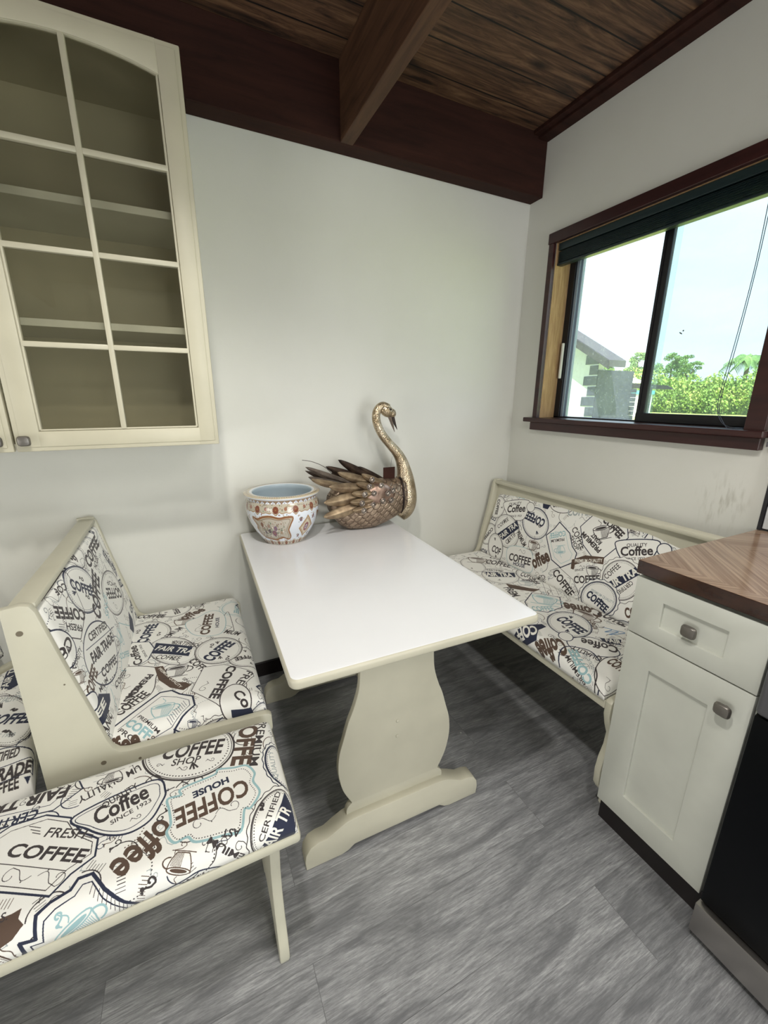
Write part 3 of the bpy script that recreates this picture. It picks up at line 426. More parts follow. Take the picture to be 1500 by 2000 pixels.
'RB':[['t','FFEE',12.1,37.1,21.0,37.2,3.5,'T',2,0],['s',9.9,32.8,-2.8,5.8,0.12,'K'],['e',33.0,27.0,7.2,3.3,5.2,-7.1,0.4,'N','d'],['t','COFFEE',38.7,30.1,25.8,31.4,4.0,'N',2,0],['s',34.5,26.2,2.8,0.2,0.3,'K'],['l',[8.0,32.3,23.8,37.0,25.9,30.5,23.9,26.0,16.7,24.8,11.8,27.1],0.3,'K',1,1,1,0],['e',26.7,34.0,2.5,0.6,1.1,-2.4,0.25,'K','o'],['t','QUALITY',11.9,31.2,20.2,33.9,1.6,'K',0,0],['t','Coffee',12.2,27.4,24.3,31.0,3.9,'K',1,0],['t','SINCE 1923',15.6,25.5,23.1,27.8,1.1,'K',0,0],['t','Coff',24.1,37.3,34.6,38.5,4.5,'B',2,0],['e',44.5,39.2,6.7,1.1,1.1,-3.5,0.3,'K','o'],['t','ORGANIC',39.6,37.2,49.8,39.7,2.4,'K',1,0],['p',[32.7,39.5,37.0,40.8,45.6,40.9,38.6,38.9,37.8,37.0,37.4,35.5,34.2,35.5],'N'],['t','COFFEE',49.2,35.4,61.0,38.7,3.7,'G',1,0],['s',55.8,35.6,5.1,1.4,0.12,'K'],['e',16.3,17.8,7.7,3.6,6.2,-7.9,0.3,'K','d'],['p',[10.2,14.1,21.1,25.3,24.1,21.7,15.9,12.4],'N'],['t','FAIR TRA',14.3,12.1,22.7,22.5,3.1,'W',1,0],['t','CERTIF',19.7,11.0,23.9,17.7,2.6,'K',0,0],['t','COFFEE',9.9,17.2,15.5,23.7,2.3,'K',0,0],['t','PREMIUM',23.4,18.7,30.8,13.2,2.6,'K',1,0],['e',12.1,6.8,5.5,1.8,3.7,-7.3,0.3,'K','d'],['t','COF',9.8,4.1,16.6,3.9,3.7,'K',1,0],['l',[20.9,8.5,25.0,12.1,36.2,13.0,40.5,5.4,38.3,2.2,30.7,1.8,24.3,2.2],0.25,'T',1,1,1,0],['t','COFFEE',24.1,4.0,38.4,6.2,3.8,'K',1,0],['t','HOUSE',28.0,2.5,35.7,3.8,1.8,'N',1,0],['s',28.9,10.7,4.4,0.6,0.12,'K'],['c',36.2,16.2,-0.3,3.5,'B'],['s',41.6,16.8,2.0,1.6,0.12,'K'],['t','offee',41.1,5.6,48.8,12.9,6.4,'B',2,0],['l',[41.9,23.2,45.0,27.6,46.5,31.4,53.7,28.0,57.4,22.7,60.6,20.6,60.8,16.5,55.2,11.6,49.3,13.3],0.45,'N',1,1,0,0],['l',[43.8,23.3,46.1,26.5,51.9,26.9,56.0,21.2,58.6,19.4,58.5,16.7,54.8,13.4,50.3,15.0],0.15,'T',1,0,0,0],['t','COFFEE',51.0,28.5,43.6,24.7,2.6,'T',1,0],['t','PREMIUM',51.8,25.2,45.4,22.1,1.5,'K',0,0],['c',52.2,19.3,1.1,-2.5,'T'],['t','COFFEE',53.8,30.0,61.9,22.6,2.9,'K',0,0],['t','SHOP',54.5,26.1,60.0,21.5,1.9,'K',0,0],['l',[57.7,32.4,61.7,39.2,68.1,41.6,76.3,40.8,79.5,34.0,75.2,26.6,72.8,22.4,67.8,21.7,61.9,25.3],0.35,'N',1,1,0,0],['t','COFFEE',66.4,37.7,76.3,32.5,3.2,'K',2,0],['c',68.0,32.9,-2.1,3.6,'K'],['t','PREMIUM',70.9,25.8,60.1,30.8,2.1,'K',2,0],['t','ROAST',70.0,28.9,64.8,31.6,1.9,'K',2,0],['s',72.1,35.6,4.0,-2.7,0.12,'K'],['t','COFFEE',77.9,39.7,86.1,37.7,2.2,'T',2,0],['t','PRODUCTS',78.9,36.6,83.0,35.5,1.4,'K',0,0],['l',[85.5,35.9,86.7,39.4,89.4,41.1],0.4,'N',0,0,1,0],['t','Coff',91.6,36.4,99.1,40.2,5.2,'B',2,0],['p',[99.4,39.4,103.7,41.4,107.0,40.6,103.8,39.0,103.9,37.9,100.9,37.3],'N'],['t','Co',102.9,39.5,105.4,40.5,1.6,'W',2,0],['l',[76.3,28.6,76.5,31.9,90.2,36.4,91.3,31.9,89.2,26.3,85.9,23.5,80.9,24.4],0.4,'N',1,1,1,0],['e',93.6,33.8,2.4,0.8,0.9,-2.3,0.35,'N','o'],['t','QUALITY',80.2,30.4,87.6,33.1,1.4,'K',0,0],['t','Coffee',79.2,26.2,90.7,30.7,3.7,'K',1,0],['t','SINCE 1923',82.0,25.3,88.5,27.9,1.1,'K',0,0],['p',[59.4,17.0,64.8,21.1,73.2,23.3,73.9,20.3,65.8,18.6,61.6,15.5,61.8,13.2,60.3,13.1],'B'],['t','PREMIUM QUALITY',61.3,16.4,73.2,21.1,1.5,'W',1,0],['c',70.2,15.9,-0.9,3.1,'K'],['t','SINCE',62.6,12.7,66.4,14.6,1.0,'K',0,0],['t','COFFEE',64.1,7.7,75.2,12.7,3.2,'K',1,0],['e',82.7,17.0,7.1,3.0,3.0,-7.6,0.3,'K','w'],['p',[76.6,12.0,86.3,24.1,88.7,21.8,80.1,10.6],'N'],['t','FAIR TRA',78.9,10.4,88.5,22.4,3.0,'W',2,0],['t','COFFEE',77.4,15.0,81.0,22.1,2.2,'K',0,0],['t','CERTIFIED',86.5,18.4,82.3,11.3,1.7,'K',0,0],['e',76.6,6.1,7.7,2.1,1.5,-7.0,0.4,'N','w'],['t','COFFEE',71.0,5.0,81.2,1.8,3.2,'N',2,0],['t','PREMIUM QUALITY',72.5,7.7,83.2,6.7,1.2,'G',0,0],['s',77.7,6.0,1.4,-0.4,0.4,'N'],['t','COFFEE',89.4,4.0,98.4,8.6,3.8,'B',2,0],['l',[50.3,8.1,54.7,11.4,63.1,8.9,69.0,3.1,66.5,0.9],0.2,'K',0,0,0,0],['t','COFFEE',51.9,7.6,64.2,0.7,3.7,'K',1,0],['s',60.2,8.7,4.5,-3.4,0.12,'K']],
'TS':[['p',[133.1,43.4,141.2,52.5,142.8,52.0,136.8,40.8,134.3,40.8],'N'],['t','FAIR TR',134.1,41.7,144.7,52.4,2.0,'W',1,0],['t','CERT',136.2,50.9,139.6,52.1,2.3,'K',0,0],['e',124.8,28.0,5.0,-3.6,-6.1,-12.9,0.35,'K','d'],['t','COFFEE',121.0,31.5,125.9,20.3,4.2,'N',2,0],['s',127.9,30.6,0.5,-1.8,0.5,'K'],['s',121.0,23.3,0.7,-1.3,0.5,'K'],['t','QUALITY',127.9,38.7,131.7,32.9,2.8,'G',0,0],['t','EST 1923',118.2,24.1,120.7,19.0,1.6,'G',0,0],['l',[118.6,14.7,120.5,15.6,121.5,14.5,124.6,17.2],0.25,'N',0,0,1,0],['e',111.3,6.1,6.3,-3.8,-4.8,-11.8,0.35,'N','o'],['t','CERTIFIED',110.8,15.9,116.5,10.7,3.7,'K',1,0],['l',[109.1,13.2,117.6,7.1,114.4,2.7,106.2,8.4],0.3,'N',0,0,0,0],['t','TRADE',107.8,8.5,114.0,3.0,4.5,'K',2,0],['t','COFFEE',104.4,5.4,110.1,1.3,3.5,'K',1,0],['p',[112.3,2.7,113.3,2.0,111.7,0.7],'N']]}
def filler(cv, items, u0, v0, u1, v1, seed):
    """more of the same print where nothing is listed"""
    R = random.Random(seed); pts = [np.array(i[1:3]) for i in items if i[0] in 'ec']+[np.array(i[1]).reshape(-1, 2).mean(0) for i in items if i[0] in 'lp']
    for i in items:
        if i[0] == 't': pts += [np.array(i[2:4]), np.array(i[4:6]), (np.array(i[2:4])+np.array(i[4:6]))/2]
    for k in range(int((u1-u0)*(v1-v0)*.07)):      # small scrolls, leaves and dots between the badges
        c = np.array([R.uniform(u0, u1), R.uniform(v0, v1)]); a = R.uniform(0, 6.28); d = np.array([math.cos(a), math.sin(a)]); q = R.random(); col = INK[R.choice('KKKNBG')]
        if q < .45: cv.swirl(c, d*R.uniform(2, 4), .13, col)
        elif q < .6: cv.line([c+d*3*math.cos(t)+np.array([-d[1], d[0]])*3*math.sin(t) for t in np.linspace(0, 2.4, 14)], .2, col)
        elif q < .7: cv.line([c+d*4*math.cos(t)+np.array([-d[1], d[0]])*4*math.sin(t) for t in np.linspace(0, 2.6, 16)], .2, col, False, 1)
        else:
            for j in range(R.randint(3, 6)): m = c+d*j*.55; n_ = np.array([-d[1], d[0]])*.8; cv.line([m-n_, m+n_*R.uniform(.3, 1)], .11, col)
    words = ['COFFEE', 'PREMIUM', 'Coffee', 'QUALITY', 'FAIR TRADE', 'FRESH', 'ROAST', 'CERTIFIED', 'ORGANIC', 'SHOP']
    for k in range(260):
        c = np.array([R.uniform(u0, u1), R.uniform(v0, v1)])
        if any(np.linalg.norm(c-p) < 7 for p in pts): continue
        pts.append(c); a = R.uniform(0, 6.28); d = np.array([math.cos(a), math.sin(a)]); n = np.array([-d[1], d[0]]); q = R.random(); col = R.choice('KKNNBT')
        if q < .4: cv.badge(c, d*6.5, n*6, .25, INK[col], R.choice('dw')); cv.text('COFFEE', c-d*4.5-n*.9, c+d*4.5-n*.9, 2, INK[col], 2)
        elif q < .55: cv.cup(c, n*3.2, INK[R.choice('BKT')])
        elif q < .75: cv.poly([c-d*6-n*1.5, c+d*6-n*1.5, c+d*6+n*1.5, c-d*6+n*1.5], INK['N']); cv.text('FAIR TRADE', c-d*5.3-n*.9, c+d*5.3-n*.9, 1.8, INK['W'], 1)
        else: cv.text(R.choice(words), c-d*5.5-n*1.2, c+d*5.5-n*1.2, 2.6, INK[col], R.choice((1, 2))); cv.swirl(c-n*2, d*4, .15, INK['K'])
def clothmat(name, key, ext, res, seed):
    cv = Canvas(*ext, res); filler(cv, MOT.get(key, []), ext[0], ext[1], ext[2], ext[3], seed); cv.draw(MOT.get(key, []))
    t = NT(name); im = t.n('ShaderNodeTexImage'); im.image = cv.image(name); t.l(t.tc.outputs['UV'], im.inputs[0])
    wv = t.noise(t.coord((1, 1, 1)), 900, 2); t.bump(t.math('ADD', t.math('MULTIPLY', wv, .25), t.noise(t.coord(), 14, 3)), .25, .003)
    t.base(im.outputs[0], .9); t.b.inputs['Sheen Weight'].default_value = .1
    return t.m, cv.ext
def cushion(name, O, U, V, L, W, T, r, parent, mat_ext, dome=.012, end=None, nu=60, nv=30, seed=0):
    """upholstered pad: (U,V) span the covered face, n = UxV points out of it"""
    O, U, V = Vector(O), Vector(U).normalized(), Vector(V).normalized(); N_ = U.cross(V)
    mat, ext = mat_ext; bm = bmesh.new(); uvl = bm.loops.layers.uv.new('UVMap')
    def side(s_, Ln):
        if s_ < r:
            a = (r-s_)/r
            if a <= math.pi/2: return r-r*math.sin(a), r*(1-math.cos(a))
            return 0.0, r+(a-math.pi/2)*r
        if s_ > Ln-r:
            x, d = side(Ln-s_, Ln); return Ln-x, d
        return s_, 0.0
    ex = r*(math.pi/2-1)+(T-r)
    us = np.linspace(-ex, L+ex, nu+1); vs = np.linspace(-ex, W+ex, nv+1); grid = []
    for v in vs:
        row = []
        for u in us:
            x, d1 = side(u, L); y, d2 = side(v, W); d = min(math.hypot(d1, d2), T)
            h = dome*max(0, math.sin(math.pi*min(max(x/L, 0), 1)))**.5*max(0, math.sin(math.pi*min(max(y/W, 0), 1)))**.5
            h += .0025*noise.noise(Vector((u*7+seed, v*7, seed)))
            xx = x if end is None else end(y)[0]+(end(y)[1]-end(y)[0])*x/L
            row.append((bm.verts.new(O+U*xx+V*y+N_*(h-d)), xx+(u-x), y+(v-y)))
        grid.append(row)
    for j in range(nv):
        for i in range(nu):
            q = [grid[j][i], grid[j][i+1], grid[j+1][i+1], grid[j+1][i]]
            f = bm.faces.new([a[0] for a in q]); f.smooth = True
            for lp, a in zip(f.loops, q): lp[uvl].uv = ((a[1]*100-ext[0])/ext[2], (a[2]*100-ext[1])/ext[3])
    rim = [grid[0][i][0] for i in range(nu+1)]+[grid[j][nu][0] for j in range(1, nv+1)]+[grid[nv][i][0] for i in range(nu-1, -1, -1)]+[grid[j][0][0] for j in range(nv-1, 0, -1)]
    try: bm.faces.new(rim[::-1])
    except Exception: pass
    me = bpy.data.meshes.new(name); bm.to_mesh(me); bm.free()
    return link(name, me, mat, parent)
# ================================================================ ROOM
ZC = 2.515
b = B().box(-4.6, .14, -4.7, .14, -.12, 0); tag(b.make('floor', M['floor']), kind='structure')
b = B().box(-4.6, .14, -4.7, .14, ZC, ZC+.06); tag(b.make('ceiling', M['planks']), kind='structure')
tag(B().box(-4.6, .14, 0, .14, 0, ZC).make('wall_back', M['wall']), kind='structure')
WY0, WY1, WZ0, WZ1 = -1.10, -.20, 1.232, 2.04
b = B().box(0, .14, -4.7, WY0, 0, ZC).box(0, .14, WY1, 0, 0, ZC).box(0, .14, WY0, WY1, 0, WZ0).box(0, .14, WY0, WY1, WZ1, ZC)
bmesh.ops.remove_doubles(b.bm, verts=b.bm.verts[:], dist=1e-5); tag(b.make('wall_right', M['wall_r']), kind='structure')
tag(B().box(-4.74, -4.6, -4.7, .14, 0, ZC).make('wall_left', M['wall']), kind='structure')
tag(B().box(-4.6, .14, -4.84, -4.7, 0, ZC).make('wall_rear', M['wall']), kind='structure')
# unseen roof and wide window-side eave, added to keep the sun out
tag(B().box(-5.2, .95, -5.4, .8, ZC+.07, ZC+.2).make('ceiling_sun_block_roof', M['beam']), kind='structure')
b = B().box(-4.6, 0, -.08, 0, 2.264, ZC, .003); tag(b.make('trim_1', M['beam']), kind='structure')
b = B().box(-1.035, -.985, -4.7, -.08, 2.262, ZC, .003); tag(b.make('trim_2', M['beam_y']), kind='structure')
b = B().box(-2.85, -2.80, -4.7, -.08, 2.262, ZC, .003); tag(b.make('trim_3', M['beam_y']), kind='structure')
b = B().box(-.06, 0, -4.7, -.08, 2.487, ZC, .003).box(-.09, -.06, -4.7, -.08, 2.497, ZC, .003); tag(b.make('trim_4', M['beam']), kind='structure')
b = B().box(-4.6, 0, -.012, 0, 0, .075, .002); tag(b.make('baseboard_back', M['bb']), kind='structure')
b = B().box(-.012, 0, -1.19, -.012, 0, .075, .002); tag(b.make('baseboard_right', M['bb']), kind='structure')
# window
wn = empty('window_1', (0, -.65, WZ0), kind='structure')
b = B().box(-.022, 0, -1.16, -.165, 2.036, 2.082, .003).box(-.02, 0, -.198, -.17, WZ0, 2.036, .002).box(-.02, 0, -1.155, -1.098, WZ0, 2.036, .002)
b.make('window_trim', M['trim'], wn)
B().box(0, .1, -.202, -.199, WZ0, WZ1).box(0, .1, -1.101, -1.098, WZ0, WZ1).box(0, .1, -1.10, -.20, 2.037, 2.041).make('jamb_lining', M['jamb'], wn)
B().box(-.055, .1, -1.168, -.14, 1.212, 1.234, .004).make('window_sill', M['trim'], wn)
B().box(-.03, -.0005, -1.155, -.168, 1.171, 1.212, .003).make('sill_apron', M['trim'], wn)
b = B().box(.1, .138, -.235, -.2, WZ0, WZ1, .002).box(.1, .138, -1.1, -1.085, WZ0, WZ1, .002).box(.1, .138, -1.1, -.2, WZ0, WZ0+.008, .001).box(.1, .138, -1.1, -.2, 1.975, WZ1, .002)
b.box(.096, .104, -.228, -.222, 1.42, 1.6, .001)
b.make('window_frame', M['alu'], wn)
B().box(.108, .138, -.252, -.236, WZ0+.004, 2.015, .002).box(.118, .136, -.262, -.252, WZ0+.004, 2.015, .001).make('screen_channel', M['alu2'], wn)
f = B().box(.088, .108, -.69, -.655, 1.236, 2.015, .002).box(.088, .108, -1.09, -1.072, 1.236, 2.015, .002).box(.086, .11, -1.09, -.655, 1.236, 1.272, .002).box(.088, .108, -1.09, -.655, 1.985, 2.015, .002).box(.084, .092, -.668, -.66, 1.28, 2.0, .001).make('sliding_sash', M['alu'], wn)
B().box(.097, .099, -1.074, -.688, 1.268, 1.99).make('glass_pane', M['glassR'], f)
B().box(.126, .128, -.70, -.25, 1.238, 2.018).make('glass_pane', M['glassL'], wn)
B().box(.085, .1, -.226, -.216, 1.43, 1.60, .002).make('latch_strip', M['shelf'], wn)
b = B().ell(Vector((.096, -.777, 1.577)), (.001, .0075, .0022), Matrix.Rotation(.6, 3, 'X')).ell(Vector((.096, -.785, 1.585)), (.0012, .003, .003))
tag(b.make('dead_insect', M['hole']), 'tiny dark dead insect stuck on the right window pane', 'insect')
# tile backsplash beyond the counter end
b = B()
for k in range(5):
    for j in range(5): b.box(-.010, -.001, -1.206-.153*(k+1)+.003, -1.206-.153*k, .921+.079*j, .921+.079*(j+1)-.003, .0025)
bs = empty('trim_5', (0, -1.2, .915), kind='structure')
b.make('wall_tile', M['tile'], bs); B().box(-.012, 0, -1.204, -1.194, .9155, 1.32).box(-.006, 0, -2.0, -1.204, .9155, 1.32).make('tile_edge_strip', M['grout'], bs)
cl = B().box(-.022, -.001, -1.176, -1.171, 1.185, 1.245, .002).tube([(-.02, -1.1735, 1.195), (-.028, -1.1735, 1.187), (-.03, -1.1735, 1.2)], .0025).tube([(-.02, -1.1735, 1.235), (-.028, -1.1735, 1.243), (-.03, -1.1735, 1.23)], .0025)
tag(cl.make('cord_cleat', M['dplastic']), 'small dark cord cleat on wall beside the window sill end', 'cleat')
# ================================================================ blind
bl = empty('mini_blind', (.03, -.65, 2.0), 'dark green mini blind pulled up at the top of the window', 'blind')
B().box(.008, .04, -1.092, -.206, 2.006, 2.036, .002).make('headrail', M['blind'], bl)
b = B()
for k in range(13):
    z = 1.955+k*.0036; b.box(.010+.001*(k % 2), .042, -1.090+.001*(k % 3), -.207-.0015*(k % 2), z, z+.0016)
b.make('slat_stack', M['blind'], bl); B().box(.010, .042, -1.092, -.203, 1.942, 1.953, .003).make('bottom_rail', M['blind'], bl)
for y in (-.30, -.65, -1.0): B().tube([(.024, y, 1.95), (.024, y, 2.01)], .0012, 6).make('ladder_cord', M['cord'], bl)
c1 = smooth_poly([(-.002, -1.018, 2.01), (-.002, -1.022, 1.75), (-.003, -1.012, 1.5), (-.004, -1.003, 1.38), (-.006, -1.005, 1.30), (-.012, -1.03, 1.252), (-.02, -1.07, 1.237), (-.01, -1.09, 1.2375), (.0, -1.06, 1.2375), (.01, -1.085, 1.2375), (-.02, -1.094, 1.2375)], 6)
c2 = smooth_poly([(-.001, -1.026, 2.01), (-.002, -1.027, 1.75), (-.002, -1.018, 1.5), (-.003, -1.008, 1.36), (-.006, -1.012, 1.29), (-.015, -1.04, 1.247), (-.03, -1.06, 1.237), (-.035, -1.09, 1.2375), (-.01, -1.07, 1.2375), (0, -1.09, 1.2375)], 6)
B().tube(c1, .0011, 6).tube(c2, .0011, 6).make('pull_cord', M['cord'], bl, True)
# ================================================================ upper cabinets
def knob(c, ax, par, sz=.0165):
    """squarish domed knob, ax = outward unit vector"""
    c = Vector(c); ax = Vector(ax); t = Vector((0, 0, 1)); s_ = ax.cross(t); rings = []
    for d, r in ((0, .006), (.012, .006), (.014, sz*.8), (.018, sz), (.022, sz*.97), (.0255, sz*.8), (.027, sz*.35)):
        ring = []
        for k in range(24):
            a = 2*math.pi*k/24; ca, sa = math.cos(a), math.sin(a); e = 1 if r < .008 else (abs(ca)**4+abs(sa)**4)**-.25
            ring.append(c+ax*d+s_*ca*r*e+t*sa*r*e*.93)
        rings.append(ring)
    return B().loft(rings).make('knob', M['knob'], par, auto=True)
def upper_door(x0, x1, hinge_right, parent, glassz0=1.238):
    """framed glass door in the plane y=-.339 (front)"""
    z0, z1, yf, yb = 1.181, 2.243, -.339, -.319; b = B(); sw = .060; gx0, gx1 = x0+sw, x1-sw; cx = (x0+x1)/2; gz0 = 1.238; hw = (gx1-gx0)/2
    arch = lambda x: 2.192-.028*((x-cx)/hw)**2
    b.box(x0, gx0, yf+.003, yb, z0, z1, .003).box(gx1, x1, yf+.003, yb, z0, z1, .003).box(gx0-.002, gx1+.002, yf+.003, yb, z0, gz0, .003)
    n = 16; xs = [gx0-.002+(gx1-gx0+.004)*k/n for k in range(n+1)]
    b.prism([(x, arch(x)) for x in xs]+[(gx1+.002, z1), (gx0-.002, z1)], FY, yf+.003, yb, .002)
    # raised face inside a lipped edge
    b.box(x0+.012, gx0-.001, yf, yf+.005, z0+.012, z1-.012, .0025).box(gx1+.001, x1-.012, yf, yf+.005, z0+.012, z1-.012, .0025).box(gx0-.006, gx1+.006, yf, yf+.005, z0+.012, gz0-.001, .0025)
    b.prism([(x, arch(x)+.001) for x in xs]+[(gx1+.002, z1-.012), (gx0-.002, z1-.012)], FY, yf, yf+.005, .002)
    # glazing bead + muntins
    b.box(gx0, gx0+.006, yf+.002, yb, gz0, arch(gx0), .002).box(gx1-.006, gx1, yf+.002, yb, gz0, arch(gx1), .002).box(gx0, gx1, yf+.002, yb, gz0, gz0+.005, .002)
    b.box(cx-.0075, cx+.0075, yf+.001, yb, gz0, arch(cx)+.002, .003)
    for z in (1.472, 1.711, 1.952): b.box(gx0, cx-.006, yf+.001, yb, z-.0075, z+.0075, .003).box(cx+.006, gx1, yf+.001, yb, z-.0075, z+.0075, .003)
    d = b.make('door', M['cream'], parent, auto=True)
    B().prism([(gx0-.004, gz0-.004), (gx1+.004, gz0-.004)]+[(x, arch(x)+.004) for x in xs[::-1]], FY, yf+.012, yf+.015).make('glass_pane', M['cabglass'], d)
    return d
def upper_cabinet(x0, x1, label, two):
    e = empty('wall_cabinet', ((x0+x1)/2, -.001, 1.185), label, 'cabinet', 'cream wall cabinets with glass doors')
    t = .017; yb = -.318
    b = B().box(x0, x0+t, yb, -.001, 1.185, 2.24).box(x1-t, x1, yb, -.001, 1.185, 2.24).box(x0, x1, yb, -.001, 1.185, 1.185+t).box(x0, x1, yb, -.001, 2.24-t, 2.24).box(x0, x1, -.008, -.001, 1.185, 2.24)
    b.make('carcass', M['carcass'], e)
    for z in (1.534, 1.851): B().box(x0+t, x1-t, -.29, -.008, z-.010, z+.010, .001).make('shelf', M['shelf'], e)
    return e
e = upper_cabinet(-2.664, -1.59, 'cream wall cabinet with two arched glass doors on back wall', True)
d = upper_door(-2.123, -1.587, True, e); knob((-2.097, -.339, 1.213), (0, -1, 0), d, .0155)
d = upper_door(-2.664, -2.129, False, e); knob((-2.158, -.339, 1.213), (0, -1, 0), d, .0155)
e.pop('group', None) if 'group' in e else None
if 'group' in e: del e['group']
# ================================================================ table
tc_ = -1.17235; TA = -.0231
tb = empty('dining_table', (tc_, -.55, 0), 'white topped trestle table with curved cream leg panel', 'table')
def TF(f):
    ca, sa = math.cos(TA), math.sin(TA)
    return lambda p, q, t: (lambda v: Vector((tc_+ca*(v.x-tc_)-sa*v.y, sa*(v.x-tc_)+ca*v.y, v.z)))(f(p, q, t))
def rrect(x0, x1, y0, y1, r, n=6):
    out = []
    for cx, cy, a0 in ((x1-r, y1-r, 0), (x0+r, y1-r, 90), (x0+r, y0+r, 180), (x1-r, y0+r, 270)):
        for k in range(n+1): a = math.radians(a0+90*k/n); out.append((cx+r*math.cos(a), cy+r*math.sin(a)))
    return out
xs0, xs1 = -1.5222, -.8225
tt = B(); tt.prism(rrect(xs0, xs1, -1.0895, -.024, .022), TF(FZ), .728, .754, .008, seg=4)
for f_ in tt.bm.faces: f_.material_index = 0 if f_.normal.z > .93 else 1
tt.make('tabletop', [M['table'], M['tleg']], tb, auto=True)
hp = [(.112, .728), (.116, .66), (.118, .60), (.123, .545), (.139, .49), (.155, .45), (.171, .395), (.184, .35), (.189, .30), (.186, .26), (.176, .215), (.160, .178), (.152, .163), (.151, .156), (.160, .148), (.167, .135), (.168, .11)]
hp = smooth_poly(hp, 3)
for k, (yf, yb) in enumerate(((-.945, -.915), (-.215, -.185))):
    cx = -1.187
    B().prism([(cx+x, z) for x, z in hp]+[(cx-x, z) for x, z in hp[::-1]], TF(FY), yf+.012, yb, .002).make('leg_panel', M['tleg'], tb, auto=True)
    R_ = [(.30, 0), (.303, .03), (.300, .055), (.285, .078), (.262, .086), (.235, .087), (.205, .104), (.175, .118), (.150, .122)]
    Ft = R_+[(-x, z) for x, z in R_[::-1]]+[(-.19, 0), (-.17, .006), (-.15, .020), (.15, .020), (.17, .006), (.19, 0)]
    B().prism([(cx+x, z) for x, z in Ft], TF(FY), yf-.010, yb+.008, .004).make('foot', M['tleg'], tb, auto=True)
B().prism([(-1.20, .34), (-1.174, .34), (-1.174, .44), (-1.20, .44)], TF(FY), -.915, -.215, .002).make('stretcher', M['tleg'], tb)
for z in (.40, .345): B().ell(TF(FY)(-1.187, z, -.9335), (.006, .0025, .006)).make('screw_plug', M['tleg'], tb, True)
# ================================================================ benches
endp = [(0, .898), (.036, .902), (.052, .897), (.060, .881), (.089, .736), (.119, .597), (.137, .507), (.146, .478), (.158, .464), (.176, .458), (.36, .448), (.520, .438), (.530, .436), (.537, .428), (.538, .385), (.525, .34), (.508, .30), (.512, .255), (.527, .215), (.534, .17), (.531, .115), (.515, .088), (.492, .07), (.482, .03), (.482, 0), (.42, 0), (.41, .03), (.38, .05), (.16, .05), (.11, .03), (.09, 0), (0, 0)]
def holes(par, pts, y, f=None):
    for (x, z, r) in pts:
        o = B().lathe([(0, .0003), (r, .0003), (r, -.002)], (0, 0, 0), 16)
        bmesh.ops.transform(o.bm, matrix=Matrix.Translation((x, y, z)) @ Matrix.Rotation(math.pi/2, 4, 'X'), verts=o.bm.verts[:])
        o.make('screw_hole', M['hole'], par)
mb = empty('high_back_bench', (-1.83, -.42, 0), 'short cream bench with high back and coffee print cushions left of the table', 'bench')
X0 = -2.086
for ya_, yb_ in ((-.782, -.760), (-.045, -.023)):
    sp = B().prism([(X0+x, z) for x, z in endp], FY, ya_, yb_, .004).make('side_panel', M['bench'], mb, auto=True)
    if ya_ < -.5: holes(sp, [(-2.060, .838, .0065), (-1.965, .445, .006), (-1.888, .425, .0035), (-1.617, .405, .003), (-2.005, .69, .002)], -.7822)
B().box(X0+.006, X0+.058, -.76, -.045, .878, .896, .006).make('top_rail', M['bench'], mb, auto=True)
B().prism([(X0+.01, .87), (X0+.03, .87), (X0+.10, .44), (X0+.08, .44)], FY, -.76, -.045).make('back_board', M['bench'], mb)
B().box(X0+.09, -1.568, -.76, -.045, .40, .428, .003).make('seat_board', M['bench'], mb)
cushion('seat_cushion', (-1.975, -.757, .478), (1, 0, 0), (0, 1, 0), .415, .709, .052, .032, mb, clothmat('coffee_cloth_short_seat', 'MS', (-10, -9, 46, 78), 16, 1), .014, None, 44, 60, 2)
cushion('back_cushion', (-1.943, -.757, .462), (0, 1, 0), (-.085, 0, .41), .709, .424, .030, .022, mb, clothmat('coffee_cloth_short_back', 'MB', (-8, -8, 78, 50), 16, 2), .010, None, 60, 40, 3)
# UV shift for cushions whose origin differs from the motif origin is inside the cloth extents
fb = empty('backless_bench', (-1.95, -.98, 0), 'long backless cream bench with coffee print seat in the lower left', 'bench')
B().box(-2.33, -1.558, -1.152, -.822, .404, .43, .008).make('seat_board', M['bench'], fb, auto=True)
lp = [(-1.118, .404), (-1.10, .34), (-1.085, .26), (-1.083, .19), (-1.095, .12), (-1.118, .06), (-1.124, .02), (-1.118, 0), (-1.06, 0), (-1.04, .03), (-1.0, .045), (-.955, .045), (-.92, .03), (-.90, 0), (-.846, 0), (-.84, .02), (-.845, .06), (-.868, .12), (-.878, .19), (-.876, .26), (-.862, .34), (-.85, .404)]
for x in (-1.622, -2.30): B().prism(lp, FX, x, x+.024, .004).make('leg', M['bench'], fb, auto=True)
B().box(-2.276, -1.622, -.99, -.968, .30, .39, .003).make('stretcher', M['bench'], fb)
fc = clothmat('coffee_cloth_long_seat', 'FB', (24, -10, 116, 42), 22, 3)
cushion('seat_cushion', (-2.33, -1.147, .472), (1, 0, 0), (0, 1, 0), .767, .318, .042, .030, fb, (fc[0], (-8, -10, fc[1][2], fc[1][3])), .010, None, 90, 36, 5)
rb = empty('high_back_bench', (-.3, -.6, 0), 'long cream bench with high back under the window, coffee print cushions', 'bench')
RX = -.066
for ya_, yb_ in ((-1.184, -1.162), (-.044, -.022)):
    B().prism([(RX-x, z-(.015 if z > .7 else 0)) for x, z in endp[::-1]], FY, ya_, yb_, .004).make('side_panel', M['bench'], rb, auto=True)
B().box(RX-.058, RX-.006, -1.162, -.044, .862, .881, .006).make('top_rail', M['bench'], rb, auto=True)
B().prism([(RX-.01, .855), (RX-.03, .855), (RX-.10, .44), (RX-.08, .44)], FY, -1.162, -.044).make('back_board', M['bench'], rb)
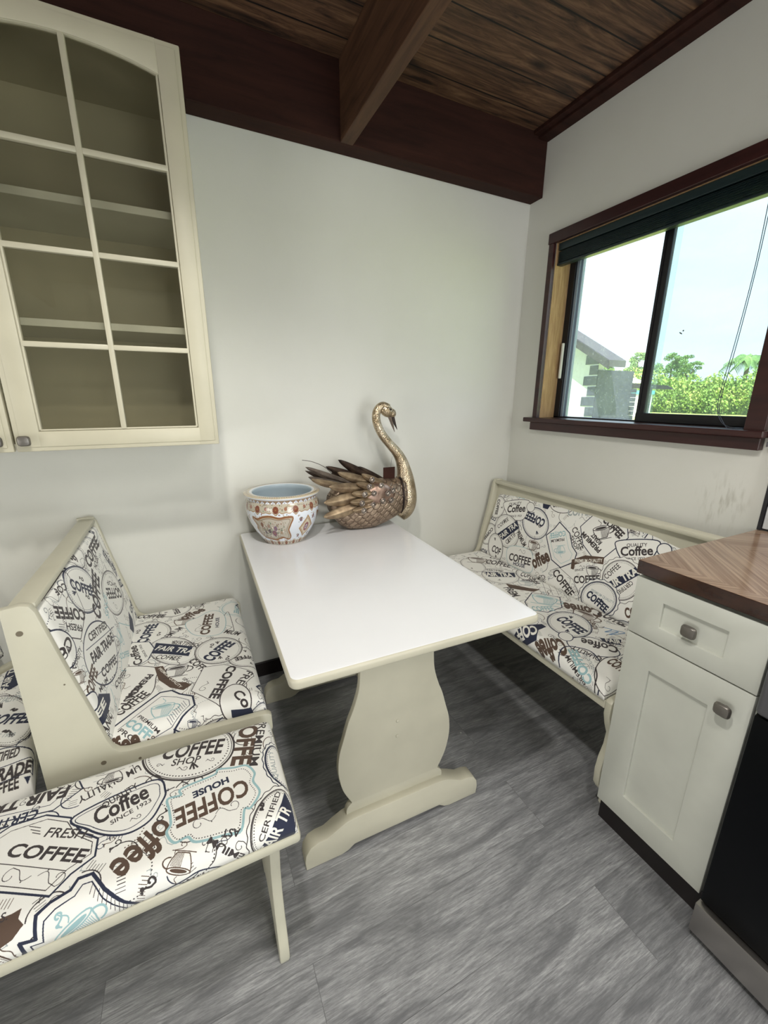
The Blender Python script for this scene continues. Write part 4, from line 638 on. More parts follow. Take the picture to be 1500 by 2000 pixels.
B().box(RX-.536, RX-.10, -1.162, -.044, .398, .430, .003).make('seat_board', M['bench'], rb)
cushion('seat_cushion', (-.608, -1.160, .478), (1, 0, 0), (0, 1, 0), .41, 1.113, .048, .030, rb, clothmat('coffee_cloth_window_seat', 'RS', (-9, -8, 56, 122), 16, 4), .014, None, 40, 90, 7)
cushion('back_cushion', (-.213, -.047, .462), (0, -1, 0), (.125, 0, .385), 1.112, .424, .030, .022, rb, clothmat('coffee_cloth_window_back', 'RB', (-8, -8, 120, 52), 18, 5), .010, None, 90, 36, 8)
cb = empty('corner_bench', (-2.35, -.45, 0), 'corner bench with coffee print cushions behind the short bench at left edge', 'bench')
P0 = Vector((-2.85797, -1.57996, .41)); dU = Vector((.64997, .75996, 0)); dV = Vector((-.75996, .64997, 0))
cw = clothmat('coffee_cloth_corner', 'TS', (40, -8, 180, 70), 8, 6)
O1 = P0+dU*.50
cushion('seat_cushion', P0, dU, dV, .62, .55, .05, .03, cb, cw, .01, lambda v: (1.045-.855*max(v, 0), 1.12+.80*v), 50, 40, 9)
g_ = lambda u, v, z: P0+dU*u+dV*v+Vector((0, 0, z-.41))
B().prism([(1.06, .02), (1.10, .02), (1.50, .53), (.62, .53)], g_, .33, .36, .003).make('seat_board', M['bench'], cb)
B().prism([(.62, .553), (1.49, .553), (1.49, .575), (.62, .575)], g_, .36, .415, .004).make('back_rail', M['bench'], cb, auto=True)
cushion('back_cushion', g_(.62, .585, .43), dU, dV*.11+Vector((0, 0, .42)), .84, .42, .04, .025, cb, (cw[0], (-60, -15, cw[1][2], cw[1][3])), .006, None, 40, 24, 11)
B().prism([(.63, .60), (1.42, .60), (1.42, .615), (.63, .615)], g_, 0, .36, .002).make('back_panel', M['bench'], cb)
B().prism([(1.07, .06), (1.10, .06), (1.10, .09), (1.07, .09)], g_, 0, .33, .002).make('leg', M['bench'], cb)
# ================================================================ base cabinet, worktop, dishwasher
bc = empty('base_cabinet', (-.3, -1.34, 0), 'white narrow base cabinet with one drawer above one door', 'cabinet')
YA, YB = -1.196, -1.494
B().box(-.592, -.03, YB, YA, .088, .874, .001).box(-.535, -.03, YB, YA-.003, 0, .088).make('carcass', M['base'], bc)
def shaker(name, y0, y1, z0, z1, iy0, iy1, iz0, iz1, par):
    xf, xb = -.612, -.593
    b = B().frame(xf, xb, (y0, y1, z0, z1), (iy0, iy1, iz0, iz1)).box(xf+.009, xb, iy0-.002, iy1+.002, iz0-.002, iz1+.002)
    return b.make(name, M['base'], par, auto=True)
d = shaker('drawer', -1.4922, -1.1943, .6995, .8655, -1.417, -1.271, .7465, .8175, bc); knob((-.603, -1.344, .778), (-1, 0, 0), d, .0175)
d = shaker('door', -1.4922, -1.1943, .0886, .6955, -1.412, -1.2685, .171, .612, bc); knob((-.612, -1.448, .634), (-1, 0, 0), d, .0175)
B().box(-.590, -.54, YB, YA, .0, .078).make('toe_kick_shade', M['bb'], bc)  # black toe board set forward to stand in for the floor shadow
wt = B().box(-.6186, -.002, -2.3, -1.1934, .876, .914, .0015); 
for f_ in wt.bm.faces: f_.material_index = 0 if f_.normal.z > .9 else 1
tag(wt.make('worktop', [M['counter'], M['edge']]), 'glossy dark walnut worktop in chevron strips over the white base cabinet', 'worktop')
dw = empty('dishwasher', (-.35, -1.8, 0), 'black front dishwasher with a steel bottom panel at right edge', 'dishwasher')
B().box(-.60, -.03, -2.108, -1.505, .02, .868).make('body', M['black'], dw)
B().box(-.648, -.60, -2.106, -1.507, .118, .678, .004).make('door', M['black'], dw, auto=True)
B().box(-.658, -.60, -2.106, -1.507, .684, .866, .012, seg=3).make('control_panel', M['dplastic'], dw, auto=True)
B().box(-.662, -.60, -2.106, -1.506, .022, .114, .002).make('kick_panel', M['steel'], dw, auto=True)
b = B().lathe([(0, 0), (.016, 0), (.016, .008), (.006, .01), (.006, .03)], (-.60, -1.54, 0), 16); b.make('levelling_foot', M['black'], dw)
# ================================================================ porcelain pot
def potmat():
    cv = Canvas(0, 0, 200, 40, 10, np.array([.70, .74, .80], np.float32)); q = lambda r, g, b: np.array(srgb(r, g, b)[:3], np.float32)
    tan, rust, gold, mauve, grn, cream, wht = q(158, 134, 106), q(122, 70, 52), q(152, 112, 62), q(118, 92, 112), q(98, 112, 90), q(184, 176, 158), cv.a[0, 0].copy()
    R = random.Random(3)
    def flower(c, r, col, n=8):
        for k in range(n): a = 6.283*k/n; cv.dot((c[0]+r*.62*math.cos(a), c[1]+r*.62*math.sin(a)), r*.42, col)
        cv.dot(c, r*.5, col); cv.dot(c, r*.22, gold)
    # bottom band 0-4, body 4-22, collar 22-29, neck points 29-32, rim 32-40
    cv.poly([(0, 0), (200, 0), (200, 3.4), (0, 3.4)], cream)
    for k in range(20):
        x = 5+k*10; cv.poly([(x-5, 3.2), (x-2, 3.2), (x-1.5, 4.4), (x+1.5, 4.4), (x+2, 3.2), (x+5, 3.2), (x+5, 2.9), (x-5, 2.9)], cream)
        cv.line(smooth_poly([(x-5, 3.6), (x-2.5, 3.2), (x-1.6, 4.5), (x+1.6, 4.5), (x+2.5, 3.2), (x+5, 3.6)], 4), .22, gold); flower((x, 2), 1.7, rust); flower((x+5, 1.7), .9, mauve, 5)
        for j in range(5): cv.dot((x+R.uniform(2, 8), R.uniform(.6, 2.8)), .3, R.choice((grn, rust, tan)))
    cv.poly([(0, 23.5), (200, 23.5), (200, 29), (0, 29)], cream)
    for k in range(12):
        x = (137.2+k*200/12) % 200
        for x in (x, x-200, x+200):
            h = 200/24; R.seed(k)
            lo = smooth_poly([(x-h, 23.2), (x-h*.6, 22.6), (x-h*.35, 23.4), (x, 21.6), (x+h*.35, 23.4), (x+h*.6, 22.6), (x+h, 23.2)], 5)
            cv.poly(list(lo)+[(x+h, 24.5), (x-h, 24.5)], cream); cv.line(lo, .4, gold)
            flower((x, 25), 2.5, rust, 9); flower((x+h, 25.6), 1.4, q(150, 100, 84), 6)
            for j in range(26): cv.dot((x+R.uniform(2.7, 13.8), R.uniform(23.7, 28.6)), R.uniform(.2, .45), R.choice((grn, rust, tan, mauve, gold, grn)))
    for k in range(40):
        x = 2.5+k*5; cv.poly([(x-2.5, 32), (x+2.5, 32), (x+2, 30.8), (x, 29.2), (x-2, 30.8)], tan); cv.line([(x-2.5, 31.4), (x, 29), (x+2.5, 31.4)], .3, q(120, 78, 60)); cv.dot((x+2.5, 29.4), .35, mauve)
    for k in range(3):
        x = 132.6-133.33+k*66.667
        for x in (x, x+200, x-200):
            R.seed(k+50)
            fr = smooth_poly([(x-15.5, 8), (x-17.5, 12), (x-15.5, 15), (x-19, 19.5), (x-13, 19), (x-7, 20.5), (x, 21), (x+7, 20), (x+13, 20.5), (x+18.5, 20), (x+16.5, 16), (x+15, 12.5), (x+17.5, 7.5), (x+15.5, 5.2), (x+9.5, 7), (x+3.5, 5.8), (x, 5), (x-6, 5.8), (x-11, 6.2)], 5, True)
            for j in range(60): cv.dot((x+R.uniform(-19, 19), 13+R.choice((-1, 1))*R.uniform(6, 9)), R.uniform(.25, .5), R.choice((tan, rust, grn)))
            cv.poly(fr, q(172, 164, 148)); cv.line(fr, 1.2, gold, True); cv.line(fr, .45, rust, True); c = np.array((x, 12.8))
            cv.poly([tuple(c+(np.array(p)-c)*.84) for p in fr], q(182, 174, 160)); cv.line([tuple(c+(np.array(p)-c)*.86) for p in fr], .3, q(120, 92, 70), True)
            for j in range(150): cv.dot((x+R.uniform(-12.5, 12), 12.8+R.uniform(-5.2, 5.4)), R.uniform(.25, .65), R.choice((tan, grn, q(150, 124, 110), q(222, 216, 206), q(166, 150, 134), q(140, 130, 110))))
            for j in range(12): a = R.uniform(0, 6.28); cv.line([(x, 12), (x+10*math.cos(a), 12.8+4.8*math.sin(a))], .22, grn)
            flower((x+1, 10.5), 2.2, q(124, 84, 98)); flower((x-3.5, 12), 1.5, q(78, 66, 74)); flower((x+3, 14), 1.6, mauve); flower((x-8, 11), 1.2, q(90, 80, 88)); flower((x-3, 15.5), 1.3, q(150, 126, 116)); flower((x-9.5, 16), 1.5, q(120, 84, 70)); flower((x+8, 11), 1.4, q(160, 140, 120))
            x += 33.3
            cv.poly([(x-8, 12.8), (x, 19.6), (x+8, 12.8), (x, 6)], q(204, 192, 166)); cv.line([(x-8, 12.8), (x, 19.6), (x+8, 12.8), (x, 6)], .8, gold, True); cv.line([(x-6.6, 12.8), (x, 18.3), (x+6.6, 12.8), (x, 7.3)], .3, rust, True)
            flower((x, 12.8), 3, q(132, 80, 84), 8); cv.dot((x, 12.8), 1.5, wht); flower((x, 12.8), 1.1, mauve, 6)
            for sx_, sy_ in ((-1, 1), (1, 1), (-1, -1), (1, -1)):
                flower((x+sx_*7.3, 12.8+sy_*5.6), 1.4, mauve, 6)
                for j in range(9): cv.dot((x+sx_*R.uniform(4, 10), 12.8+sy_*R.uniform(4, 8)), R.uniform(.3, .55), R.choice((grn, tan, q(150, 118, 98))))
    cv.poly([(0, 33), (200, 33), (200, 38), (0, 38)], q(196, 184, 158))
    for k in range(100): cv.dot((k*2+1, 35.5), .7, R.choice((rust, grn, gold, mauve))); cv.dot((k*2+1, 34), .35, tan); cv.dot((k*2+2, 37), .35, q(120, 80, 60))
    t = NT('painted_porcelain'); im = t.n('ShaderNodeTexImage'); im.image = cv.image('painted_porcelain'); t.l(t.tc.outputs['UV'], im.inputs[0]); t.bump(t.noise(t.coord(), 20), .02)
    return t.base(im.outputs[0], .12, 0, **{'Coat Weight': .6})
PMAT = potmat()
pc = Vector((-1.352, -.162, .754)); pot = empty('porcelain_planter', pc, 'round white porcelain planter painted with rust and gold flowers on the table', 'planter')
op = [(.080, 0, 0), (.086, .001, .3), (.089, .006, 1), (.098, .022, 4), (.118, .052, 9), (.135, .085, 14), (.145, .118, 18.5), (.1485, .145, 22), (.147, .166, 25.5), (.142, .182, 28.5), (.139, .188, 29.5), (.140, .193, 30.5), (.146, .199, 32), (.152, .203, 32.6), (.1545, .207, 33), (.1525, .210, 33.2), (.130, .211, 38), (.121, .210, 38.6), (.118, .206, 39.5), (.122, .190, 39.8), (.130, .16, 39.8), (.125, .11, 39.8), (.10, .04, 39.8), (.07, .012, 39.8), (.0, .010, 39.8)]
bm = bmesh.new(); uvl = bm.loops.layers.uv.new('UVMap'); n = 96; rows = []
for r, z, v in op: rows.append([bm.verts.new(pc+Vector((r*math.cos(2*math.pi*k/n), r*math.sin(2*math.pi*k/n), z))) for k in range(n)])
for i in range(len(op)-1):
    for k in range(n):
        f = bm.faces.new((rows[i][k], rows[i][(k+1) % n], rows[i+1][(k+1) % n], rows[i+1][k])); f.smooth = True
        off = 0
        f.material_index = 1 if i >= 17 else 0
        for lp_, (uu, vv) in zip(f.loops, ((k, op[i][2]), (k+1, op[i][2]), (k+1, op[i+1][2]), (k, op[i+1][2]))): lp_[uvl].uv = ((uu/n+off), vv/40)
bm.faces.new(rows[0][::-1]); me = bpy.data.meshes.new('bowl'); bm.to_mesh(me); bm.free()
t = NT('pale_blue_glaze'); t.bump(t.noise(t.coord(), 20), .02); GL = t.base(srgb(176, 190, 198), .15)
link('bowl', me, [PMAT, GL], pot)
# ================================================================ metal swan
def brass(name, c1, c2, rough, scale=26, bump=.6, kind='hammer'):
    t = NT(name); co = t.coord()
    if kind == 'scale':
        sx = t.n('ShaderNodeSeparateXYZ'); t.l(co, sx.inputs[0]); rz = t.math('DIVIDE', t.math('ADD', t.math('ADD', sx.outputs[2], t.math('MULTIPLY', sx.outputs[0], -.35)), t.math('ADD', 10, t.math('MULTIPLY', t.noise(co, 14, 2), .012))), .021)
        row = t.math('FLOOR', rz); fz = t.math('FRACT', rz); u = t.math('ADD', t.math('DIVIDE', t.math('ADD', sx.outputs[0], 10), .034), t.math('MULTIPLY', t.math('MODULO', row, 2), .5))
        fx = t.math('SUBTRACT', t.math('FRACT', u), .5); d = t.math('SQRT', t.math('ADD', t.math('MULTIPLY', t.math('MULTIPLY', fx, fx), 3.2), t.math('MULTIPLY', t.math('SUBTRACT', 1, fz), t.math('SUBTRACT', 1, fz))))
        e = t.math('ABSOLUTE', t.math('SUBTRACT', d, .9)); n = t.noise(co, 60, 4)
        c = t.mix(t.ramp(e, (.02, (.85, .85, .85, 1)), (.10, (0, 0, 0, 1))), t.ramp(n, (.35, c1), (.65, c2)), srgb(76, 58, 46))
        t.bump(t.math('ADD', t.math('MINIMUM', t.math('MULTIPLY', e, 4), 1), t.math('MULTIPLY', n, .5)), .7, .003)
    elif kind == 'vane':
        wv = t.n('ShaderNodeTexWave', bands_direction='DIAGONAL'); t.l(t.tc.outputs['UV'], wv.inputs[0]); wv.inputs['Scale'].default_value = 9; wv.inputs['Distortion'].default_value = 1
        n = t.noise(co, 30, 4); c = t.ramp(n, (.35, c1), (.65, c2)); t.bump(wv.outputs[1], .5, .0015)
    else:
        v = t.n('ShaderNodeTexVoronoi'); t.l(co, v.inputs['Vector']); v.inputs['Scale'].default_value = scale*5; n = t.noise(co, 24, 4)
        c = t.ramp(n, (.35, c1), (.65, c2)); t.bump(v.outputs[0], bump, .002)
    return t.base(c, rough, .85)
M['br_body'] = brass('embossed_bronze_scales', srgb(138, 120, 104), srgb(178, 158, 138), .45, kind='scale')
M['br_neck'] = brass('hammered_bronze', srgb(150, 132, 104), srgb(206, 190, 164), .24, 40)
M['br_wing'] = brass('worn_rose_bronze', srgb(128, 104, 92), srgb(196, 168, 152), .3, 12, .3)
M['br_fea'] = brass('bronze_feather', srgb(140, 120, 98), srgb(190, 168, 138), .4, kind='vane')
M['br_dark'] = brass('dark_bronze_feather', srgb(52, 42, 38), srgb(92, 76, 66), .42, kind='vane')
M['br_tail'] = brass('grey_bronze_feather', srgb(112, 98, 88), srgb(150, 136, 124), .35, kind='vane')
M['stud'] = brass('dark_chrome_stud', srgb(120, 108, 100), srgb(160, 150, 140), .12, bump=.05)
M['br_black'] = brass('blackened_seam', srgb(48, 40, 38), srgb(70, 60, 56), .5)
YS = -.15
sw = empty('metal_swan', (-.97, YS, .754), 'bronze metal swan with feathered wings and dark studs on the table', 'swan ornament')
secs = [(-1.150, .885, .035, .030), (-1.13, .878, .066, .052), (-1.10, .866, .090, .070), (-1.06, .860, .106, .083), (-1.00, .860, .112, .092), (-.94, .862, .112, .094), (-.89, .868, .104, .090), (-.84, .876, .092, .080), (-.805, .884, .086, .070), (-.785, .888, .080, .062)]
rings = []
for x, zc, hz, hy in secs:
    ring = []
    for k in range(36):
        a = 2*math.pi*k/36; ca, sa = math.cos(a), math.sin(a)
        yy = hy*math.copysign(abs(ca)**.85, ca); zz = zc+hz*sa
        zz = max(zz, .7545); ring.append(Vector((x, YS+yy, zz)))
    rings.append(ring)
body = B().loft(rings).make('body', M['br_body'], sw, auto=True)
nk = [(-.862, 1.288, .019), (-.885, 1.297, .0185), (-.905, 1.288, .0185), (-.917, 1.268, .0185), (-.919, 1.244, .0185), (-.911, 1.212, .019), (-.889, 1.172, .0195), (-.853, 1.130, .020), (-.815, 1.090, .0225), (-.790, 1.050, .027), (-.776, 1.008, .033), (-.768, .965, .041), (-.765, .920, .049), (-.764, .872, .055), (-.770, .830, .054), (-.785, .800, .046), (-.80, .782, .034)]
sp = smooth_poly(nk, 4); b = B(); b.tube([(x, YS, z) for x, z, r in sp], [r for x, z, r in sp], 20); b.make('neck', M['br_neck'], sw, True)
hd = B().ell(Vector((-.868, YS, 1.276)), (.036, .024, .026), Matrix.Rotation(.55, 3, 'Y')).ell(Vector((-.842, YS, 1.266)), (.022, .018, .019), Matrix.Rotation(.8, 3, 'Y')).make('head', M['br_neck'], sw, True)
for s_ in (-1, 1): B().ell(Vector((-.858, YS+s_*.0205, 1.282)), (.0055, .004, .0055)).make('eye', M['br_black'], hd, True)
B().loft([[Vector((-.848+dx, YS+dy, 1.258+dz)) for dx, dy, dz in ((0, .010, 0), (.012, .010, .004), (.012, -.010, .004), (0, -.010, 0))], [Vector((-.828+dx, YS+dy, 1.215+dz)) for dx, dy, dz in ((0, .006, 0), (.006, .005, .002), (.006, -.005, .002), (0, -.006, 0))], [Vector((-.814+dx, YS+dy, 1.192+dz)) for dx, dy, dz in ((0, .001, 0), (.001, .001, 0), (.001, -.001, 0), (0, -.001, 0))]]).make('upper_beak', M['br_black'], hd)
B().loft([[Vector((-.860+dx, YS+dy, 1.256+dz)) for dx, dy, dz in ((0, .009, 0), (.010, .009, .001), (.010, -.009, .001), (0, -.009, 0))], [Vector((-.842+dx, YS+dy, 1.214+dz)) for dx, dy, dz in ((0, .006, 0), (.007, .006, .001), (.007, -.006, .001), (0, -.006, 0))], [Vector((-.827+dx, YS+dy, 1.182+dz)) for dx, dy, dz in ((0, .001, 0), (.001, .001, 0), (.001, -.001, 0), (0, -.001, 0))]]).make('lower_beak', M['br_tail'], hd)
ring = []
for k in range(37):
    a = 2*math.pi*k/36; zc, hz, hy = .886, .088, .074
    ring.append((-.800+.012*math.cos(a), YS+hy*math.cos(a), max(zc+hz*math.sin(a), .757)))
B().tube(ring, .005, 8).make('seam_band', M['br_black'], sw, True)
def feather(tip, base, width, y0, y1, mat, curl=.02, name='feather', bow=.006):
    """thin curved blade from base (x,z) to tip (x,z), ridge along its middle"""
    T_, B_ = Vector((tip[0], y1, tip[1])), Vector((base[0], y0, base[1])); d = (T_-B_); L = d.length; dn = d.normalized()
    s_ = dn.cross(Vector((0, 1, 0))).normalized(); nrm_ = s_.cross(dn).normalized(); 
    if nrm_.y > 0: nrm_ = -nrm_
    bm = bmesh.new(); uvl = bm.loops.layers.uv.new('UVMap'); nu, nv = 18, 8; G = []
    for i in range(nu+1):
        t = i/nu; wd = width/2*(min(1, (math.sin(math.pi*(t*.86+.14)))**.55) if t < .999 else 0.02); row = []
        for j in range(nv+1):
            s2 = j/nv*2-1; p = B_+d*t+s_*s2*wd+nrm_*(bow*(1-abs(s2))*1.0-bow*.6*s2*s2)+Vector((0, 0, curl*(t*t-t)))
            row.append((bm.verts.new(p), t*3, abs(s2)*.6))
        G.append(row)
    for i in range(nu):
        for j in range(nv):
            q = (G[i][j], G[i+1][j], G[i+1][j+1], G[i][j+1]); f = bm.faces.new([a[0] for a in q]); f.smooth = True
            for lp_, a in zip(f.loops, q): lp_[uvl].uv = (a[1], a[2])
    me = bpy.data.meshes.new(name); bm.to_mesh(me); bm.free(); o = link(name, me, mat, sw)
    md = o.modifiers.new('thickness', 'SOLIDIFY'); md.thickness = .0012
    return o
fe = [((-1.251, 1.053), (-1.05, .965), .030, -.15, -.17, 'br_tail'), ((-1.248, 1.034), (-1.06, .955), .026, -.14, -.15, 'br_dark'), ((-1.246, 1.014), (-1.06, .95), .034, -.17, -.19, 'br_tail'),
      ((-1.072, 1.059), (-.884, .950), .042, -.09, -.07, 'br_dark'), ((-1.129, 1.030), (-.93, .955), .042, -.09, -.06, 'br_dark'), ((-.975, 1.022), (-.84, .940), .034, -.09, -.075, 'br_dark'), ((-1.10, 1.0), (-.93, .93), .045, -.08, -.055, 'br_dark'),
      ((-1.133, 1.032), (-.975, .975), .040, -.215, -.235, 'br_fea'), ((-1.248, 1.012), (-1.10, .965), .030, -.205, -.235, 'br_fea'), ((-1.179, .979), (-1.00, .955), .046, -.225, -.252, 'br_fea'),
      ((-1.205, .915), (-1.03, .925), .050, -.228, -.262, 'br_fea'), ((-1.208, .854), (-1.03, .880), .052, -.228, -.258, 'br_fea'),
      ((-1.025, 1.017), (-.92, .965), .034, -.222, -.235, 'br_fea'), ((-1.055, .984), (-.95, .95), .034, -.232, -.25, 'br_fea'), ((-1.080, .942), (-.96, .93), .036, -.238, -.255, 'br_fea'), ((-1.090, .905), (-.97, .90), .036, -.238, -.256, 'br_fea'), ((-1.075, .865), (-.97, .875), .036, -.236, -.25, 'br_fea')]
for f_ in fe: feather(*f_[:5], M[f_[5]])
B().ell(Vector((-.945, -.222, .918)), (.088, .026, .055), Matrix.Rotation(.15, 3, 'Y')).make('wing_shoulder', M['br_wing'], sw, True)
B().ell(Vector((-.945, -.080, .918)), (.088, .022, .055), Matrix.Rotation(.15, 3, 'Y')).make('wing_shoulder', M['br_wing'], sw, True)
for x, z in [(-.98, .989), (-.936, .960), (-1.0, .964), (-.878, .932), (-.974, .93), (-.907, .924), (-1.021, .932), (-.931, .892), (-.887, .889), (-1.034, .894), (-.975, .877), (-1.026, .86)]:
    y = -.2485 if (x+.945)**2/.088**2+(z-.918)**2/.055**2 < .5 else (-.240 if x > -.99 else -.256)
    st = B().tube([(x+.0115*math.cos(k*.5236), y-.001, z+.0115*math.sin(k*.5236)) for k in range(13)], .0022, 6).ell(Vector((x, y, z)), (.0100, .0075, .0100), None, 14, 10).make('stud', M['stud'], sw, True)
B().tube(smooth_poly([(-1.259, -.15, 1.080), (-1.215, -.15, 1.070), (-1.16, -.15, 1.042), (-1.11, -.15, .99)], 5), .0012, 6).make('wire', M['br_black'], sw, True)
tg = empty('price_tag', (-.85, -.17, 1.0), 'small dark brown square tag hanging from the swan neck', 'tag')
B().box(-.882, -.822, -.1485, -.1475, .968, 1.022, 0).make('card', M['beam'], tg)
B().tube(smooth_poly([(-.842, -.148, 1.02), (-.842, -.15, 1.045), (-.838, -.152, 1.072)], 4), .0006, 5).make('string', M['cord'], tg)
for (x, y, r) in ((-.799, -.722, .0028), (-.863, -.836, .0018)):
    tag(B().ell(Vector((x, y, r*.6)), (r, r*.8, r*.6), None, 7, 5).make('crumb', M['shelf']), 'tiny white crumb on the grey floor right of the table leg'+(', nearer the window bench' if x > -.83 else ', nearer the table foot'), 'crumb', 'white crumbs on the floor')
# ================================================================ OUTDOORS
def leafmat(name, c1, c2, c3):
    t = NT(name); g = t.n('ShaderNodeObjectInfo'); n = t.noise(t.coord(), .9, 3); n2 = t.noise(t.coord(), 9, 2)
    c = t.ramp(t.math('ADD', t.math('MULTIPLY', n, .5), t.math('MULTIPLY', n2, .5)), (.36, c1), (.5, c2), (.64, c3)); t.base(c, .7)
    t.b.inputs['Specular IOR Level'].default_value = .15
    return t.m
LM1 = leafmat('hedge_leaves', srgb(84, 116, 60), srgb(140, 168, 84), srgb(206, 210, 120)); LM2 = leafmat('tree_leaves', srgb(70, 104, 66), srgb(110, 142, 88), srgb(150, 176, 110)); BK = paint('tree_bark', srgb(104, 88, 74), .9)
t = NT('lawn_grass'); n = t.noise(t.coord(), .5, 6, .7); M['grass'] = t.base(t.ramp(n, (.3, srgb(150, 172, 84)), (.7, srgb(196, 206, 116))), .9)
gp = B().quad([(.3, -60, -.25), (120, -60, -.25), (120, 120, -.25), (.3, 120, -.25)]); tag(gp.make('floor_lawn', M['grass']), kind='structure')
def leaves(b, c, r, n, size, R):
    for _ in range(n):
        while True:
            p = Vector((R.uniform(-1, 1), R.uniform(-1, 1), R.uniform(-1, 1)))
            if .35 < p.length < 1: break
        q = Vector(c)+Vector((p.x*r[0], p.y*r[1], p.z*r[2])); a = Vector((R.gauss(0, 1), R.gauss(0, 1), R.gauss(0, 1))).normalized(); d = a.orthogonal().normalized(); e = a.cross(d); s_ = size*R.uniform(.6, 1.3)
        b.quad([q-d*s_, q-e*s_*.5, q+d*s_, q+e*s_*.5])
R = random.Random(5)
b = B()
for k in range(46):
    y = 16+k*.42; top = 3.5+.35*math.sin(k*.9)+(.9 if y > 29 else 0)+(.35 if y < 20 else 0)
    leaves(b, (48+R.uniform(-.4, .4), y, top/2-.1), (1.6, 1.1, top/2+.3), 330, .17, R)
b.box(48.3, 49.2, 15.5, 35, -.25, 3.0)
hg = b.make('hedge', LM1); tag(hg, 'tall clipped green hedge across the lawn outside the window', 'hedge')
def tree(x, y, h, blobs, label, seed):
    R = random.Random(seed); e = empty('tree', (x, y, -.25), label, 'tree', 'trees beyond the hedge'); b = B()
    tr = B().tube([(x, y, -.25), (x+.1, y-.1, h*.4), (x, y, h*.75)], [.22, .16, .08], 8)
    for (dy, z, r) in blobs:
        
        for q_ in range(7):
            a_ = R.uniform(0, 6.28); rr = r*R.uniform(.35, .6); leaves(b, (x+R.uniform(-.5, .5), y+dy+math.cos(a_)*r*.7, z+math.sin(a_)*r*.45), (rr, rr, rr*.6), int(150*r), .12, R)
        tr.tube([(x, y, h*.45), (x, y+dy*.6, (z+h*.45)/2), (x, y+dy, z)], [.1, .07, .03], 6)
    tr.make('trunk', BK, e); b.make('crown', LM2, e)
tree(60, 34.6, 7, [(0, 6.6, 1.1), (-1.2, 5.6, 1.2), (1.1, 5.4, 1.3), (0, 4.3, 1.6)], 'rounded tree behind the hedge, just right of the window post', 1)
tree(66, 36.0, 7.6, [(.2, 6.8, .9), (-1.2, 5.9, .8), (1.0, 5.8, .7), (-.3, 4.6, 1.2)], 'open branched tree behind the hedge, in the middle of the right pane', 2)
tree(60, 39.5, 8, [(0, 7.0, 1.2), (1.3, 5.9, 1.3), (-1, 5.6, 1.2), (.4, 4.6, 1.5)], 'tree seen through the left pane beside the post', 3)
tree(60, 44.2, 7.5, [(0, 7.2, .9), (-.7, 6.0, .9), (.7, 5.6, .9)], 'small tree top above the neighbouring roof', 4)
pm = empty('palm_tree', (52, 22.3, -.25), 'palm with drooping fronds at the right of the window view', 'palm tree')
B().tube([(52, 22.4, -.25), (52, 22.3, 3), (52, 22.3, 5.3)], [.25, .2, .17], 10).make('trunk', BK, pm)
R = random.Random(11)
for k in range(16):
    az = k*2.4; el = R.uniform(.2, 1.1); L = R.uniform(1.7, 2.3); b = B(); rach = []
    for j in range(9):
        t_ = j/8; rr_ = L*t_*math.cos(el)+.25*t_; rach.append(Vector((52+rr_*math.cos(az)*.9, 22.3+rr_*math.sin(az), 5.3+L*t_*math.sin(el)-1.5*t_*t_*L*.55)))
    b.tube(rach, .03, 5)
    for j in range(1, 9):
        for m_ in range(2):
            p = rach[j-1].lerp(rach[j], m_/2); dr = (rach[j]-rach[j-1]).normalized(); sd = dr.cross(Vector((0, 0, 1))).normalized()
            for s_ in (-1, 1): b.quad([p-dr*.05, p+sd*s_*.35+dr*.15-Vector((0, 0, .28)), p+sd*s_*.6+dr*.3-Vector((0, 0, .62)), p+dr*.06])
    b.make('frond', LM2, pm)
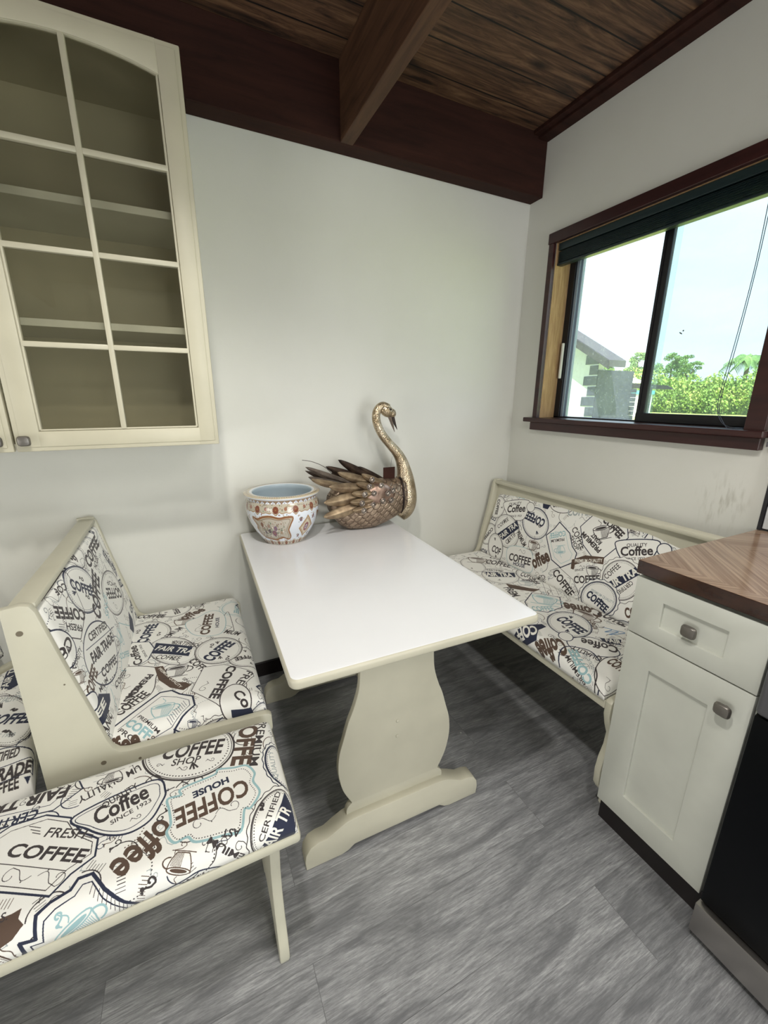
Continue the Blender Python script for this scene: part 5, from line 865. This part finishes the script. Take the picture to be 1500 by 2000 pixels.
# neighbouring house
M['stucco'] = paint('pale_stucco', srgb(168, 176, 180), .9); M['stone'] = paint('blue_grey_stone', srgb(58, 64, 84), .9, .5, .2, 12)
M['roof'] = paint('grey_shingle', srgb(70, 70, 80), .9, .3, .1, 20); M['rooft'] = paint('pale_metal_roof', srgb(214, 214, 212), .6); M['fascia'] = paint('brown_grey_fascia', srgb(36, 34, 44), .8)
t = NT('teal_trim'); M['teal'] = t.base(srgb(88, 176, 186), .6); t = NT('white_block_wall'); M['white'] = t.base(srgb(216, 220, 222), .8)
hs = empty('neighbour_house', (16, 13, -.25), 'pale neighbouring house with stone quoins and gable eave through left pane', 'house')
B().prism([(10.35, -.25), (10.35, 2.85), (14.5, 5.2), (18.6, 2.85), (18.6, -.25)], FX, 14, 14.35).make('wall', M['stucco'], hs)
B().box(14.01, 16.25, 10.30, 10.348, -.25, 2.45).make('side_wall', M['stone'], hs)
b = B()
for k in range(1, 9):
    z0 = -.68+k*.42; wq = .40 if k % 2 else .64; b.box(13.97, 14.0, 10.33, 10.33+wq, max(z0, -.2), z0+.37, .01)
b.make('quoins', M['stone'], hs)
B().prism([(9.45, 2.50), (9.45, 2.75), (14.5, 5.7), (14.5, 5.45)], FX, 13.4, 14.4).make('roof_slope', M['roof'], hs)
B().prism([(19.55, 2.50), (19.55, 2.75), (14.5, 5.7), (14.5, 5.45)], FX, 13.4, 14.4).make('roof_slope', M['roof'], hs)
B().prism([(9.43, 2.42), (9.43, 2.72), (14.5, 5.66), (14.5, 5.36)], FX, 13.34, 13.42).make('barge_board', M['fascia'], hs)
pt = empty('patio_cover', (24, 15, -.25), 'low flat roofed patio cover on posts beside the neighbouring house', 'patio')
B().prism([(12.2, 1.78), (12.6, 2.0), (15.6, 2.26), (18.2, 2.55), (21, 2.6), (21, 2.2), (18, 2.1), (15, 1.92)], FX, 22.6, 22.7).make('fascia_board', M['fascia'], pt)
B().prism([(15.6, 2.25), (18.2, 2.5), (21, 2.6), (21, 3.2), (18.2, 3.06), (16.4, 2.5)], FX, 22.7, 26).make('roof_panel', M['rooft'], pt)
for y in (13.75, 17.2): B().box(23, 23.22, y, y+.22, -.25, 2.0).make('post', M['fascia'], pt)
b = B()
for k in range(9): b.box(23.4+R.uniform(0, .06), 23.9, 15.1, 21, -.25+k*.27, -.25+k*.27+.25, .02)
b.make('stone_wall', M['stone'], pt)
tk = empty('block_shed', (34, 22, -.25), 'small white block wall with teal top beyond the patio', 'shed')
B().box(34, 35, 21.0, 23.4, -.25, 1.62).make('wall', M['white'], tk); B().box(33.9, 35.1, 20.9, 23.5, 1.62, 1.95, .02).make('coping', M['teal'], tk)
